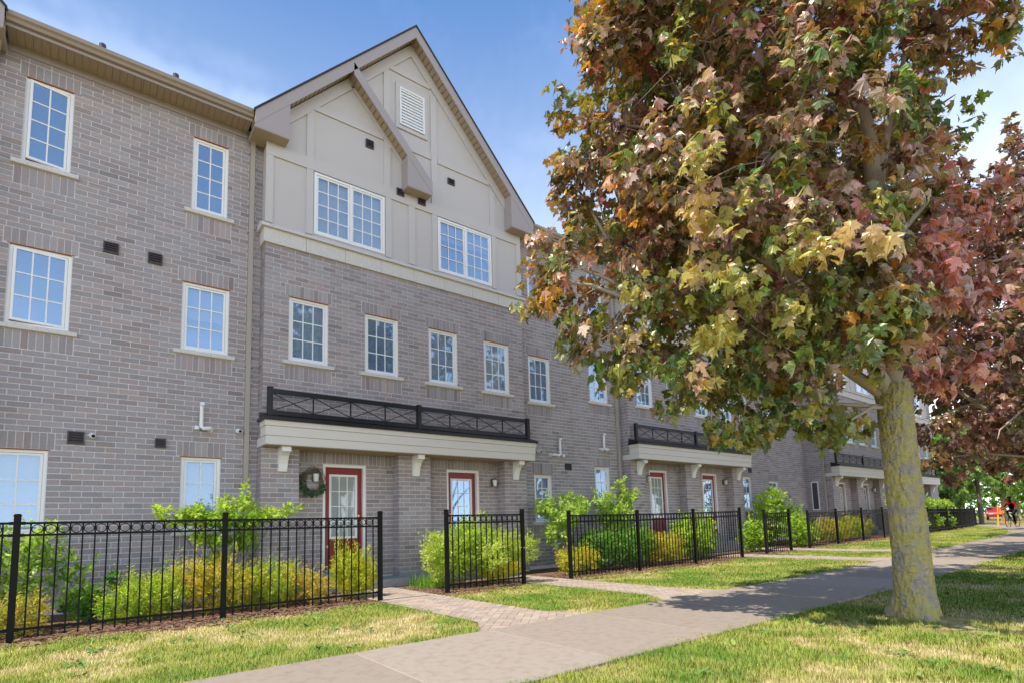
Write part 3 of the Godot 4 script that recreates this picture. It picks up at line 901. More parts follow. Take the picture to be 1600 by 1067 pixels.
	for z in [[uL, minf(-3.4, uL + 0.01) if uL > -3.4 else -3.4, 0.48], [maxf(uL, -3.4), 3.37, 0.0], [3.37, uR, 0.48]]:
		if z[1] - z[0] < 0.02: continue
		var y0: float = 8.97 + (0.48 - z[2]) * 0.405
		rf.extrude(PackedVector2Array([Vector2(z[2], y0), Vector2(z[2], y0 + 0.03), Vector2(-5.2, 11.3), Vector2(-10.8, 9.0), Vector2(-10.8, 8.95), Vector2(-5.2, 11.22)]), Vector3(0, 0, 1), Vector3.UP, Vector3(z[0], 0, 0), Vector3(z[1], 0, 0))
	mpart("main_roof", rf, M.shingle, house)
	boxpart("rear_wall", Vector3(uL, low, -10.4), Vector3(uR, 9.05, -10.2), M.mortar, house)
	if o.get("end_wall", false):
		var ew := MB.new()
		ew.extrude(PackedVector2Array([Vector2(-0.02, low), Vector2(-0.02, 8.9), Vector2(-5.2, 11.1), Vector2(-10.3, 8.95), Vector2(-10.3, low)]), Vector3(0, 0, 1), Vector3.UP, Vector3(uR - 0.25, 0, 0), Vector3(uR - 0.01, 0, 0))
		mpart("end_wall", ew, M.mortar, house)
	if o.get("start_wall", false):
		var ew := MB.new()
		ew.extrude(PackedVector2Array([Vector2(-0.72, low), Vector2(-0.72, 8.9), Vector2(-5.2, 11.1), Vector2(-10.3, 8.95), Vector2(-10.3, low)]), Vector3(0, 0, 1), Vector3.UP, Vector3(uL + 0.01, 0, 0), Vector3(uL + 0.25, 0, 0))
		mpart("end_wall", ew, M.mortar, house)
	for x in o.get("roof_pipes", []):
		var b := MB.new()
		b.tube([Vector3(x, 9.05, -0.1), Vector3(x, 9.52, -0.1)], [0.05, 0.05], 10)
		mpart("roof_vent_pipe", b, M.vent, house)
	# --- downspouts
	for x in [-3.30]:
		var b := MB.new()
		b.box(Vector3(x - 0.04, 0.15, 0.012), Vector3(x + 0.04, 8.62, 0.075))
		mpart("downspout", b, M.downspout, house)
		var b2 := MB.new()
		b2.bar(Vector3(x, 8.60, 0.045), Vector3(x - 0.02, 8.80, 0.42), 0.075, 0.075, Vector3.RIGHT)
		b2.box(Vector3(x - 0.06, 8.76, 0.40), Vector3(x + 0.02, 8.87, 0.50))
		mpart("downspout_elbow", b2, M.downspout, house)
		for y in [1.6, 4.2, 6.8, 8.4]:
			boxpart("strap", Vector3(x - 0.055, y, 0.0), Vector3(x + 0.055, y + 0.03, 0.079), M.downspout, house)
	var rx := 3.32
	var b3 := MB.new()
	b3.tube([Vector3(rx, 8.84, 0.46), Vector3(rx, 8.72, 0.42), Vector3(rx - 0.05, 8.6, 0.25), Vector3(rx - 0.08, 8.5, 0.08), Vector3(rx - 0.09, 8.36, 0.05)], [0.045, 0.045, 0.045, 0.045, 0.045], 10)
	mpart("downspout_elbow", b3, M.downspout, house)
	# --- canopy over the two doors
	var cn := holder("canopy", house, Vector3(0, 2.7, 0.3))
	boxpart("fascia_board", Vector3(-3.115, 0.002, -0.28), Vector3(3.115, 0.155, 0.345), M.canopy, cn)
	boxpart("fascia_board", Vector3(-3.125, 0.160, 0.01), Vector3(3.125, 0.330, 0.355), M.canopy, cn)
	boxpart("fascia_board", Vector3(-3.14, 0.335, 0.01), Vector3(3.14, 0.43, 0.37), M.canopy, cn)
	boxpart("core", Vector3(-3.10, 0.15, 0.002), Vector3(3.10, 0.42, 0.335), M.vent, cn)
	var sf := MB.new()
	var sx := -3.1
	while sx < 3.09:
		sf.box(Vector3(sx + 0.003, -0.012, -0.29 if not (absf(sx + 2.76) < 0.36 or absf(sx) < 0.4 or absf(sx - 2.76) < 0.36) else 0.01), Vector3(sx + 0.097, -0.001, 0.335))
		sx += 0.1
	mpart("soffit", sf, M.soffit, cn).set_meta("kind", "stuff")
	boxpart("flashing", Vector3(-3.19, 0.432, 0.003), Vector3(3.19, 0.48, 0.405), M.black, cn)
	var tp := MB.new()
	tp.extrude(PackedVector2Array([Vector2(0.003, 0.481), Vector2(0.385, 0.481), Vector2(0.385, 0.50), Vector2(0.003, 0.62)]), Vector3(0, 0, 1), Vector3.UP, Vector3(-3.15, 0, 0), Vector3(3.15, 0, 0))
	mpart("canopy_roof", tp, M.black, cn)
	for x in [-2.735, 0.01, 2.75]:
		var prof := PackedVector2Array([Vector2(0.302, 2.255), Vector2(0.34, 2.25), Vector2(0.355, 2.30), Vector2(0.37, 2.38), Vector2(0.40, 2.46), Vector2(0.445, 2.53), Vector2(0.51, 2.575), Vector2(0.575, 2.595), Vector2(0.585, 2.60), Vector2(0.585, 2.688), Vector2(0.302, 2.688)])
		var b := MB.new()
		b.extrude(prof, Vector3(0, 0, 1), Vector3.UP, Vector3(x - 0.078, 0, 0), Vector3(x + 0.078, 0, 0))
		mpart("bracket", b, M.white, house)
	railing(house)
	# wall lanterns beside the doors
	for x in ([2.26, -2.05] if not far else [2.26]):
		var ln := holder("wall_lantern", house, Vector3(x, 2.12, 0))
		boxpart("back_plate", Vector3(-0.045, -0.02, 0.002), Vector3(0.045, 0.16, 0.02), M.lamp_metal, ln)
		var b := MB.new()
		b.tube([Vector3(0, 0.15, 0.03), Vector3(0, 0.17, 0.09), Vector3(0, 0.13, 0.115)], [0.012, 0.012, 0.06], 8)
		mpart("arm", b, M.lamp_metal, ln)
		var g := MB.new()
		g.tube([Vector3(0, 0.13, 0.115), Vector3(0, -0.02, 0.115)], [0.062, 0.046], 8)
		mpart("glass_shade", g, M.lamp_glass, ln)
	for v in o.get("vents", []): vent(house, v[0], v[1], v[2], v[3], 0.0)
	for p in o.get("pipes", []): pvc_pipe(house, p[0], p[1], p[2], p[3])
	for p in o.get("cameras", []): wall_camera(house, p[0], p[1])
	return house

# ------------------------------------------------------------------ fence
var ring_mesh: Mesh
func unit_box() -> Mesh:
	var b := MB.new()
	b.box(Vector3(-0.5, -0.5, -0.5), Vector3(0.5, 0.5, 0.5))
	return b.made()

func fence_run(posts: Array, h: float, label: String, rings: bool, zf: Callable) -> void:
	var x0: float = posts[0]
	var o := Vector3(x0, gy(x0), zf.call(x0))
	var f := thing("fence", label, "fence", o, "black metal fence runs")
	var ub := unit_box()
	for x in posts:
		var p := Vector3(x, gy(x), zf.call(x)) - o
		var b := MB.new()
		b.box(Vector3(-0.031, -0.15, -0.031), Vector3(0.031, h - 0.02, 0.031))
		b.box(Vector3(-0.036, h - 0.02, -0.036), Vector3(0.036, h - 0.006, 0.036))
		b.box(Vector3(-0.028, h - 0.006, -0.028), Vector3(0.028, h + 0.006, 0.028))
		mpart("post", b, M.fence, f, p)
	for k in posts.size() - 1:
		var a := Vector3(posts[k], gy(posts[k]), zf.call(posts[k])) - o
		var e := Vector3(posts[k + 1], gy(posts[k + 1]), zf.call(posts[k + 1])) - o
		for y in [0.15, h - 0.235, h - 0.1]:
			var b := MB.new()
			b.bar(a + Vector3(0.03, y, 0), e + Vector3(-0.03, y, 0), 0.026, 0.03)
			mpart("rail", b, M.fence, f)
			for q in [a + Vector3(0.05, y, 0), e + Vector3(-0.05, y, 0)]:
				var cl := part("rail_bracket", ub, M.fence, f, q)
				cl.scale = Vector3(0.035, 0.036, 0.04)
		var n := maxi(3, int(round((e.x - a.x) / 0.118)))
		for i in range(1, n):
			var p := a.lerp(e, float(i) / n)
			var pk := part("picket", ub, M.fence, f, p + Vector3(0, (0.055 + h - 0.09) * 0.5, 0))
			pk.scale = Vector3(0.016, h - 0.145, 0.016)
			if rings and i < n - 1:
				var q := a.lerp(e, (i + 0.5) / n)
				part("ring", ring_mesh, M.fence, f, q + Vector3(0, h - 0.1675, 0))

# ------------------------------------------------------------------ ground covers
func in_path(x: float, z: float) -> bool:
	for p in [[3.80, 4.85], [7.0, 7.98], [14.85, 15.9], [17.68, 18.75]]:
		var flare := maxf(0.0, (z - 5.2)) * 0.55
		if x > p[0] - flare - 0.02 and x < p[1] + flare * 0.7 + 0.02: return true
	return false

func tuft_mesh(blades: int, spread: float, h: float) -> Mesh:
	var b := MB.new()
	for k in blades:
		var a := rng.randf() * TAU
		var r := spread * sqrt(rng.randf())
		var p := Vector3(cos(a) * r, -0.006, sin(a) * r)
		var yaw := rng.randf() * TAU
		var s := Vector3(cos(yaw), 0, sin(yaw))
		var f := Vector3(-s.z, 0, s.x)
		var hh := h * rng.randf_range(0.5, 1.2)
		var w := rng.randf_range(0.0015, 0.003)
		var lean := rng.randf_range(0.1, 0.75) * hh
		var m := p + Vector3(0, hh * 0.6, 0) + f * lean * 0.35
		var t := p + Vector3(0, hh, 0) + f * lean
		var nn := (f * -0.4 + Vector3.UP).normalized()
		var sh := rng.randf_range(0.85, 1.15)
		var col := Color(sh, sh, sh)
		b.quad(p - s * w, p + s * w, m + s * w * 0.8, m - s * w * 0.8, nn, col)
		b.tri(m - s * w * 0.8, m + s * w * 0.8, t, nn, col)
	return b.made()

func grass_zone(called: String, label: String, x0: float, x1: float, za: Callable, zb: Callable, skip_path: bool, density: float, meshes: Array, noise: FastNoiseLite, dry_bias: Callable) -> void:
	var xf: Array = []
	var cols := PackedColorArray()
	var inv := cam.global_transform.affine_inverse()
	var cell := 1.0
	var x := x0
	while x < x1:
		var z0: float = za.call(x)
		var z1: float = zb.call(x)
		var z := z0
		while z < z1:
			var l := inv * Vector3(x + 0.5, gy(x), z + 0.5)
			var d := Vector3(x + 0.5, 0, z + 0.5).distance_to(Vector3(0, 1.15, 10.89))
			if l.z < -0.3 and absf(l.x / l.z) < 1.25 and -l.y / l.z > -0.75 or d < 2.0:
				var dens := density * clampf(4.2 / d, 0.10, 1.0)
				var n := int(dens * cell * minf(cell, z1 - z))
				for k in n:
					var px := x + rng.randf()
					var pz := z + rng.randf() * minf(cell, z1 - z)
					if px > x1 or (skip_path and in_path(px, pz)): continue
					var v := noise.get_noise_2d(px * 10.0, pz * 10.0) * 0.5 + 0.5
					var v2 := noise.get_noise_2d(px * 38.0 + 90, pz * 38.0) * 0.5 + 0.5
					var dry: float = (v - 0.5) * 1.5 + (v2 - 0.5) * 0.9 + 0.60 + dry_bias.call(px, pz) + rng.randf_range(-0.12, 0.12)
					if dry > 0.9 and rng.randf() < 0.6: continue
					var bare := Vector2(px - 7.0, pz - 9.15).length()
					if bare < 0.75 and rng.randf() < 1.1 - bare: continue
					if Vector2(px - 7.42, pz - 8.67).length() < 0.40 and rng.randf() < 0.85: continue
					var g1 := Color(0.17, 0.30, 0.05)
					var g2 := Color(0.40, 0.43, 0.11)
					var st := Color(0.76, 0.63, 0.38)
					var c := g1.lerp(g2, clampf((dry - 0.25) * 2.4, 0, 1)).lerp(st, clampf((dry - 0.68) * 3.2, 0, 0.9))
					c = c * rng.randf_range(0.8, 1.2)
					var sc := rng.randf_range(0.65, 1.15) * (1.0 if dry < 0.7 else 0.75)
					var wide := clampf(d / 5.0, 1.0, 2.4)
					var bs := Basis(Vector3.UP, rng.randf() * TAU).scaled(Vector3(sc * wide, sc, sc * wide))
					xf.append(Transform3D(bs, Vector3(px, gy(px), pz)))
					cols.append(Color(c.r, c.g, c.b))
			z += cell
		x += cell
	var per := int(ceil(float(xf.size()) / meshes.size()))
	var root := thing(called, label, "grass")
	root.set_meta("kind", "stuff")
	for m in meshes.size():
		scatter("tufts", meshes[m], M.grass, xf.slice(m * per, (m + 1) * per), cols.slice(m * per, (m + 1) * per), root)

func herringbone(parent: Node, rect: PackedVector2Array, y: float, singles: int) -> void:
	var w := 0.1
	var ctr := Vector2.ZERO
	for p in rect: ctr += p / rect.size()
	var rest := MB.new()
	var used := 0
	var whole := {}
	for k in 5:
		var t := rng.randf_range(0.85, 1.12)
		var col := Color(0.44 * t, 0.36 * t, 0.31 * t) if k != 2 else Color(0.41 * t, 0.36 * t, 0.33 * t)
		for q in 2:
			var b := MB.new()
			var hx := Vector2(0.0975, 0.0475) if q == 0 else Vector2(0.0475, 0.0975)
			var poly := PackedVector2Array()
			for s in [Vector2(-1, -1), Vector2(1, -1), Vector2(1, 1), Vector2(-1, 1)]:
				poly.append((hx * s).rotated(PI / 4))
			b.extrude(poly, Vector3.RIGHT, Vector3(0, 0, 1), Vector3(0, -0.04, 0), Vector3(0, 0, 0), col)
			whole[k * 2 + q] = b.made()
	for j in range(-60, 60):
		for i in range(-60, 60):
			var d := posmod(i - j, 4)
			if d != 0 and d != 3: continue
			var horizontal := d == 0
			var c := Vector2(i + (1.0 if horizontal else 0.5), j + (0.5 if horizontal else 1.0)) * w
			var wc := c.rotated(PI / 4) + ctr
			var hx := Vector2(0.0975, 0.0475) if horizontal else Vector2(0.0475, 0.0975)
			var poly := PackedVector2Array()
			for s in [Vector2(-1, -1), Vector2(1, -1), Vector2(1, 1), Vector2(-1, 1)]:
				poly.append(wc + (hx * s).rotated(PI / 4))
			var cut := Geometry2D.intersect_polygons(poly, rect)
			if cut.is_empty(): continue
			var yy := y + rng.randf_range(-0.002, 0.002)
			var area := 0.0
			for p in cut[0].size():
				var q: Vector2 = cut[0][(p + 1) % cut[0].size()]
				area += cut[0][p].x * q.y - q.x * cut[0][p].y
			area = absf(area) * 0.5
			if area < 0.0015: continue
			if area > 0.0184 and used < singles:
				part("paver", whole[(rng.randi() % 5) * 2 + (0 if horizontal else 1)], M.paver, parent, Vector3(wc.x, yy, wc.y))
				used += 1
			else:
				var t := rng.randf_range(0.85, 1.12)
				rest.extrude(cut[0], Vector3.RIGHT, Vector3(0, 0, 1), Vector3(0, yy - 0.04, 0), Vector3(0, yy, 0), Color(0.44 * t, 0.37 * t, 0.32 * t))
	if rest.v.size(): mpart("pavers", rest, M.paver, parent).set_meta("kind", "stuff")

# ------------------------------------------------------------------ plants
func oval_leaf(w: float, fold := 0.25) -> Mesh:
	var b := MB.new()
	var t := Vector3(0, 1, -0.12)
	var m := Vector3(0, 0.5, 0.05)
	for s in [-1.0, 1.0]:
		var e := Vector3(w * s, 0.42, -fold * w)
		var nn := Vector3(fold * s, 0, 1).normalized()
		b.tri(Vector3.ZERO, e, m, nn)
		b.tri(e, t, m, nn)
	return b.made()

func maple_leaf_mesh(curl := 1.0, skew := 0.0) -> Mesh:
	var half := [Vector2(0, 0.02), Vector2(0.10, -0.06), Vector2(0.30, -0.10), Vector2(0.25, 0.03), Vector2(0.36, 0.10), Vector2(0.58, 0.30), Vector2(0.42, 0.33), Vector2(0.44, 0.47), Vector2(0.27, 0.44), Vector2(0.16, 0.50), Vector2(0.25, 0.72), Vector2(0.13, 0.72), Vector2(0.0, 1.02)]
	var b := MB.new()
	for s in [-1.0, 1.0]:
		var lift := func(p: Vector2) -> Vector3:
			return Vector3(p.x * s + skew * p.y * p.y, p.y, (-0.30 * p.x - 0.22 * p.y * p.y - 0.35 * p.x * p.x) * curl + 0.05 * sin(p.x * 9.0 + p.y * 7.0 * s) * curl)
		var mid: Vector3 = lift.call(Vector2(0, 0.30))
		for k in half.size() - 1:
			var a: Vector3 = lift.call(half[k])
			var e: Vector3 = lift.call(half[k + 1])
			if (a - mid).cross(e - mid).length() < 0.0002: continue
			var nn := (a - mid).cross(e - mid).normalized()
			if nn.z < 0: nn = -nn
			b.tri(mid, a, e, nn)
	# leaf stalk
	b.bar(Vector3(0, 0.02, 0), Vector3(0, -0.32, 0.06), 0.016, 0.016, Vector3(0, 0, 1), Color(0.9, 0.5, 0.4))
	return b.made()

func aim(tip: Vector3, face: Vector3) -> Basis:
	var y := tip.normalized()
	var z := face - y * face.dot(y)
	if z.length() < 0.01: z = Vector3(y.z, y.x, y.y).cross(y)
	z = z.normalized()
	return Basis(y.cross(z), y, z)

func rdir() -> Vector3:
	var z := rng.randf_range(-1, 1)
	var a := rng.randf() * TAU
	var r := sqrt(1 - z * z)
	return Vector3(r * cos(a), z, r * sin(a))

func shrub(called: String, label: String, at: Vector2, lobes: Array, n: int, leaf: Mesh, size: float, pal: Array, stems := 6, upright := 0.3, group := "shrubs behind the fence") -> void:
	var o := thing(called, label, "shrub", Vector3(at.x, gy(at.x), at.y), group)
	var vol := 0.0
	for l in lobes: vol += l[3] * l[4] * l[5]
	var xf: Array = []
	var cols := PackedColorArray()
	for l in lobes:
		var c := Vector3(l[0], l[1], l[2])
		var tint: Color = pal[rng.randi() % pal.size()]
		var count := int((1.9 if leaf.get_meta("fine", false) else 1.35) * n * l[3] * l[4] * l[5] / vol)
		var per := 13
		for k in maxi(3, count / per):
			var d := rdir()
			var rad := Vector3(l[3], l[4], l[5])
			var a := c + d * rad * rng.randf_range(0.1, 0.6)
			var e := c + d * rad * rng.randf_range(0.75, 1.12) + Vector3.UP * rng.randf_range(0.0, 0.10) * (0.5 + upright)
			if rng.randf() < 0.10: e += (d + Vector3.UP * 1.2) * 0.3 * minf(l[4], 0.35)
			var own: Color = tint.lerp(pal[rng.randi() % pal.size()], rng.randf()) * rng.randf_range(0.72, 1.2)
			for m in per:
				var t := pow(rng.randf(), 0.7)
				var p := a.lerp(e, t) + rdir() * size * 0.55
				if p.y < 0.02: p.y = rng.randf_range(0.02, 0.12)
				var tip := (e - a).normalized() * 0.5 + rdir() * 0.8 + Vector3.UP * upright
				var face := d * 0.8 + Vector3.UP * 0.8 + rdir() * 0.7
				var s := size * rng.randf_range(0.65, 1.4)
				xf.append(Transform3D(aim(tip, face).scaled_local(Vector3(s, s, s)), p))
				var col := own * rng.randf_range(0.8, 1.2)
				cols.append(Color(col.r, col.g, col.b))
	scatter("foliage", leaf, M.shrub, xf, cols, o)
	for k in stems:
		var l: Array = lobes[k % lobes.size()]
		var e := Vector3(l[0], l[1], l[2]) + rdir() * Vector3(l[3], l[4], l[5]) * 0.6
		var b := MB.new()
		var r0 := rng.randf_range(0.008, 0.014)
		b.tube([Vector3(rng.randf_range(-0.08, 0.08), -0.05, rng.randf_range(-0.08, 0.08)), e * Vector3(0.4, 0.5, 0.4) + rdir() * 0.03, e], [r0, r0 * 0.7, r0 * 0.3], 5, false)
		mpart("stem", b, M.twig, o)

func tree_leaves(lobes: Array, n: int, size: float, pals: Array, crown: Vector3, bias: Callable, twigs: Array) -> Array:
	# clumps of drooping leaves over every lobe; returns [transforms, colours]
	var xf: Array = []
	var cols := PackedColorArray()
	var vol := 0.0
	for l in lobes: vol += l[3] * l[3]
	for l in lobes:
		var c := Vector3(l[0], l[1], l[2])
		var count := int(n * l[3] * l[3] / vol)
		var clumps := maxi(4, count / 20)
		for k in clumps:
			var d := rdir()
			var q: Vector3 = c + d * l[3] * pow(rng.randf(), 0.33) * rng.randf_range(0.8, 1.1)
			var outw: Vector3 = (q - c) * 0.8 / l[3] + (q - crown).normalized() * 0.8
			outw = outw.normalized()
			twigs.append([l, q])
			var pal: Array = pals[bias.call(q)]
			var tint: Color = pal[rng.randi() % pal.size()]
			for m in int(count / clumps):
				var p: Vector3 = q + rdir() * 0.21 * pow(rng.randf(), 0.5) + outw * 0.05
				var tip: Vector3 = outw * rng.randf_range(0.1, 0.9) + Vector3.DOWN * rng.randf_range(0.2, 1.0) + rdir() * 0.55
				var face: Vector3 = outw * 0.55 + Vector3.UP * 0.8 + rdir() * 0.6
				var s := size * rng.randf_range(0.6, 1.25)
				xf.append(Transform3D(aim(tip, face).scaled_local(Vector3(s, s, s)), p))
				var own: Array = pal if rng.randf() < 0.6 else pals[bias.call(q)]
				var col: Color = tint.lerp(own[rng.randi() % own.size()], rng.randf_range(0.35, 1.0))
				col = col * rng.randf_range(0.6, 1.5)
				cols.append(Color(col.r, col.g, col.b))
	return [xf, cols]

func limb(o: Node3D, pts: Array, r0: float, r1: float, called := "limb") -> void:
	var b := MB.new()
	var rad: Array = []
	for k in pts.size(): rad.append(lerpf(r0, r1, float(k) / (pts.size() - 1)))
	b.tube(pts, rad, 9, true, 0.03)
	mpart(called, b, M.limb, o)

func maple(label: String, at: Vector3, lobes: Array, n: int, size: float, pals: Array, bias: Callable, singles: int, leaders: Array, trunk_r: float, leaf: Array, called := "maple_tree", group := "street trees") -> Node3D:
	var o := thing(called, label, "tree", at, group)
	var tb := MB.new()
	var tp: Array = leaders[0]
	# flared foot with roots, then the bole with ridged bark
	var fn := FastNoiseLite.new()
	fn.seed = 9
	fn.frequency = 1.0
	fn.fractal_octaves = 2
	var sides := 72 if singles > 0 else 16
	var steps := 110 if singles > 0 else 12
	var grid: Array = []
	for k in steps + 1:
		var t := float(k) / steps
		var p: Vector3 = tp[0].lerp(tp[1], t)
		p.x += 0.018 * sin(t * 5.0)
		var ring: Array = []
		for q in sides:
			var a := TAU * q / sides
			var flare := pow(maxf(0.0, 1.0 - t * 5.0), 2.0) * (0.46 + 0.62 * pow(maxf(0.0, cos(a * 2.5 + 0.8)), 2.0) + 0.18 * sin(a * 3.0))
			var r := trunk_r * (1.0 + flare - 0.12 * t + 0.14 * pow(maxf(0.0, t - 0.85) / 0.15, 2.0) + 0.025 * sin(a * 2.0 + t * 4.0) + 0.02 * sin(a * 3.0 - t * 7.0))
			var h := p.y * 2.6
			var rid := 1.0 - absf(fn.get_noise_3d(cos(a) * 5.5, h, sin(a) * 5.5)) * 3.0
			var rid2 := 1.0 - absf(fn.get_noise_3d(cos(a) * 11.0 + 7.0, h * 1.7, sin(a) * 11.0)) * 3.0
			r += 0.010 * clampf(rid, -1.0, 1.0) + 0.006 * clampf(rid2, -1.0, 1.0) + 0.003 * fn.get_noise_3d(cos(a) * 20.0, h * 5.0, sin(a) * 20.0)
			ring.append(p + Vector3(cos(a), 0, sin(a)) * r)
		grid.append(ring)
	for k in steps + 1:
		for q in sides:
			var du: Vector3 = grid[k][(q + 1) % sides] - grid[k][posmod(q - 1, sides)]
			var dv: Vector3 = grid[mini(k + 1, steps)][q] - grid[maxi(k - 1, 0)][q]
			tb.v.append(grid[k][q])
			tb.n.append((grid[k][q] - tp[0].lerp(tp[1], float(k) / steps)).normalized() if k == 0 else du.cross(dv).normalized() * signf(du.cross(dv).dot(grid[k][q] - tp[0].lerp(tp[1], float(k) / steps))))
			tb.c.append(Color.WHITE)
	for k in steps:
		for q in sides:
			var a := k * sides + q
			var b := k * sides + (q + 1) % sides
			tb.i.append_array(PackedInt32Array([a, b, a + sides, b, b + sides, a + sides]))
	mpart("trunk", tb, M.bark, o)
	for k in range(1, leaders.size()):
		limb(o, leaders[k][0], leaders[k][1], leaders[k][2])
	var crown := Vector3.ZERO
	for l in lobes: crown += Vector3(l[0], l[1], l[2]) / lobes.size()
	var twigs: Array = []
	var made := tree_leaves(lobes, n, size, pals, crown, bias, twigs)
	var xf: Array = made[0]
	var cols: PackedColorArray = made[1]
	# twigs carry the clumps
	var wb := MB.new()
	var forks := {}
	for l in lobes:
		var c := Vector3(l[0], l[1], l[2])
		var best := Vector3.ZERO
		var bd := 99.0
		for k in range(1, leaders.size()):
			for p in leaders[k][0]:
				if p.distance_to(c) + maxf(0, p.y - c.y) * 0.7 < bd:
					bd = p.distance_to(c) + maxf(0, p.y - c.y) * 0.7
					best = p
		forks[l] = best
		wb.tube([best, best.lerp(c, 0.5) + Vector3(0, 0.08, 0), c, c + (c - crown).normalized() * l[3] * 0.3], [0.03, 0.022, 0.014, 0.005], 6, false)
	for k in range(0, twigs.size(), 5):
		var a: Vector3 = forks[twigs[k][0]].lerp(Vector3(twigs[k][0][0], twigs[k][0][1], twigs[k][0][2]), rng.randf_range(0.35, 1.3))
		var e: Vector3 = twigs[k][1]
		wb.tube([a, a.lerp(e, 0.35) + rdir() * 0.1, a.lerp(e, 0.7) + rdir() * 0.08, e], [0.009, 0.007, 0.005, 0.002], 4, false)
	mpart("twigs", wb, M.limb, o).set_meta("kind", "stuff")
	if singles > 0:
		# the nearest leaves are pieces of their own
		var order: Array = []
		var eye := cam.global_position - at
		for k in xf.size(): order.append([eye.distance_to(xf[k].origin), k])
		order.sort_custom(func(a, b): return a[0] < b[0])
		var gone := {}
		var kinds: Array = []
		for k in 12:
			var m: StandardMaterial3D = M.leaf.duplicate()
			m.vertex_color_use_as_albedo = false
			m.albedo_color = cols[order[k * 23][1]].linear_to_srgb()
			kinds.append(m)
		for k in mini(singles, order.size()):
			var id: int = order[k][1]
			gone[id] = true
			var best := 0
			var bd := 9.0
			for q in kinds.size():
				var cc: Color = kinds[q].albedo_color.srgb_to_linear()
				var dd := absf(cc.r - cols[id].r) + absf(cc.g - cols[id].g) + absf(cc.b - cols[id].b)
				if dd < bd: bd = dd; best = q
			var lf := part("leaf", leaf[id % 3], kinds[best], o)
			lf.transform = xf[id]
		var x2: Array = []
		var c2 := PackedColorArray()
		for k in xf.size():
			if not gone.has(k):
				x2.append(xf[k]); c2.append(cols[k])
		xf = x2; cols = c2
	for v in leaf.size():
		var xv: Array = []
		var cv := PackedColorArray()
		for k in range(v, xf.size(), leaf.size()):
			xv.append(xf[k]); cv.append(cols[k])
		scatter("crown", leaf[v], M.leaf, xv, cv, o)
	return o

func round_lobes(h0: float, h1: float, r: float, n: int) -> Array:
	var out: Array = []
	for k in n:
		var t := (k + 0.5) / n
		var y := lerpf(h0, h1, t)
		var prof := sqrt(maxf(0.05, 1.0 - pow((t - 0.42) / 0.62, 2.0)))
		var a := k * 2.4
		var rr := r * prof * (0.62 if k % 3 else 0.2)
		out.append([cos(a) * rr, y, sin(a) * rr, r * rng.randf_range(0.30, 0.44) * clampf(0.5 + t * 2.2, 0.5, 1.0)])
	return out

# ------------------------------------------------------------------ figures: smooth union of tapered bones, meshed as surface nets
func blob(bones: Array, cell: float, k: float) -> MB:
	var lo := Vector3(99, 99, 99)
	var hi := -lo
	for b in bones:
		for q in 2:
			var r: float = b[2 + q] + 0.04
			lo = lo.min(b[q] - Vector3(r, r, r))
			hi = hi.max(b[q] + Vector3(r, r, r))
	var nx := int((hi.x - lo.x) / cell) + 2
	var ny := int((hi.y - lo.y) / cell) + 2
	var nz := int((hi.z - lo.z) / cell) + 2
	var f := PackedFloat32Array()
	f.resize(nx * ny * nz)
	for z in nz:
		for y in ny:
			for x in nx:
				var p := lo + Vector3(x, y, z) * cell
				var d := 9.0
				for b in bones:
					var ab: Vector3 = b[1] - b[0]
					var t := clampf((p - b[0]).dot(ab) / maxf(ab.length_squared(), 1e-6), 0, 1)
					var e: float = p.distance_to(b[0] + ab * t) - lerpf(b[2], b[3], t)
					var h := clampf(0.5 + 0.5 * (d - e) / k, 0, 1)
					d = lerpf(d, e, h) - k * h * (1 - h)
				f[x + nx * (y + ny * z)] = d
	var m := MB.new()
	var at := {}
	var grad := func(x: int, y: int, z: int) -> Vector3:
		var i := x + nx * (y + ny * z)
		return Vector3(f[i + 1] - f[i], f[i + nx] - f[i], f[i + nx * ny] - f[i])
	for z in nz - 1:
		for y in ny - 1:
			for x in nx - 1:
				var s := Vector3.ZERO
				var c := 0
				var i := x + nx * (y + ny * z)
				var inside := f[i] < 0
				for e in [[0, 0, 0, 1, 0, 0], [0, 1, 0, 1, 1, 0], [0, 0, 1, 1, 0, 1], [0, 1, 1, 1, 1, 1], [0, 0, 0, 0, 1, 0], [1, 0, 0, 1, 1, 0], [0, 0, 1, 0, 1, 1], [1, 0, 1, 1, 1, 1], [0, 0, 0, 0, 0, 1], [1, 0, 0, 1, 0, 1], [0, 1, 0, 0, 1, 1], [1, 1, 0, 1, 1, 1]]:
					var a := f[i + e[0] + nx * (e[1] + ny * e[2])]
					var b := f[i + e[3] + nx * (e[4] + ny * e[5])]
					if (a < 0) != (b < 0):
						s += Vector3(e[0], e[1], e[2]).lerp(Vector3(e[3], e[4], e[5]), a / (a - b))
						c += 1
				if c:
					at[i] = m.v.size()
					m.v.append(lo + (Vector3(x, y, z) + s / c) * cell)
					m.n.append(grad.call(x, y, z).normalized())
					m.c.append(Color.WHITE)
	for z in range(1, nz - 1):
		for y in range(1, ny - 1):
			for x in range(1, nx - 1):
				var i := x + nx * (y + ny * z)
				for q in [[1, nx, nx * ny], [nx, 1, nx * ny], [nx * ny, 1, nx]]:
					if (f[i] < 0) != (f[i + q[0]] < 0):
						var a = at.get(i); var b = at.get(i - q[1]); var c = at.get(i - q[1] - q[2]); var d = at.get(i - q[2])
						if a == null or b == null or c == null or d == null: continue
						m.i.append_array(PackedInt32Array([a, b, c, a, c, d]))
	return m

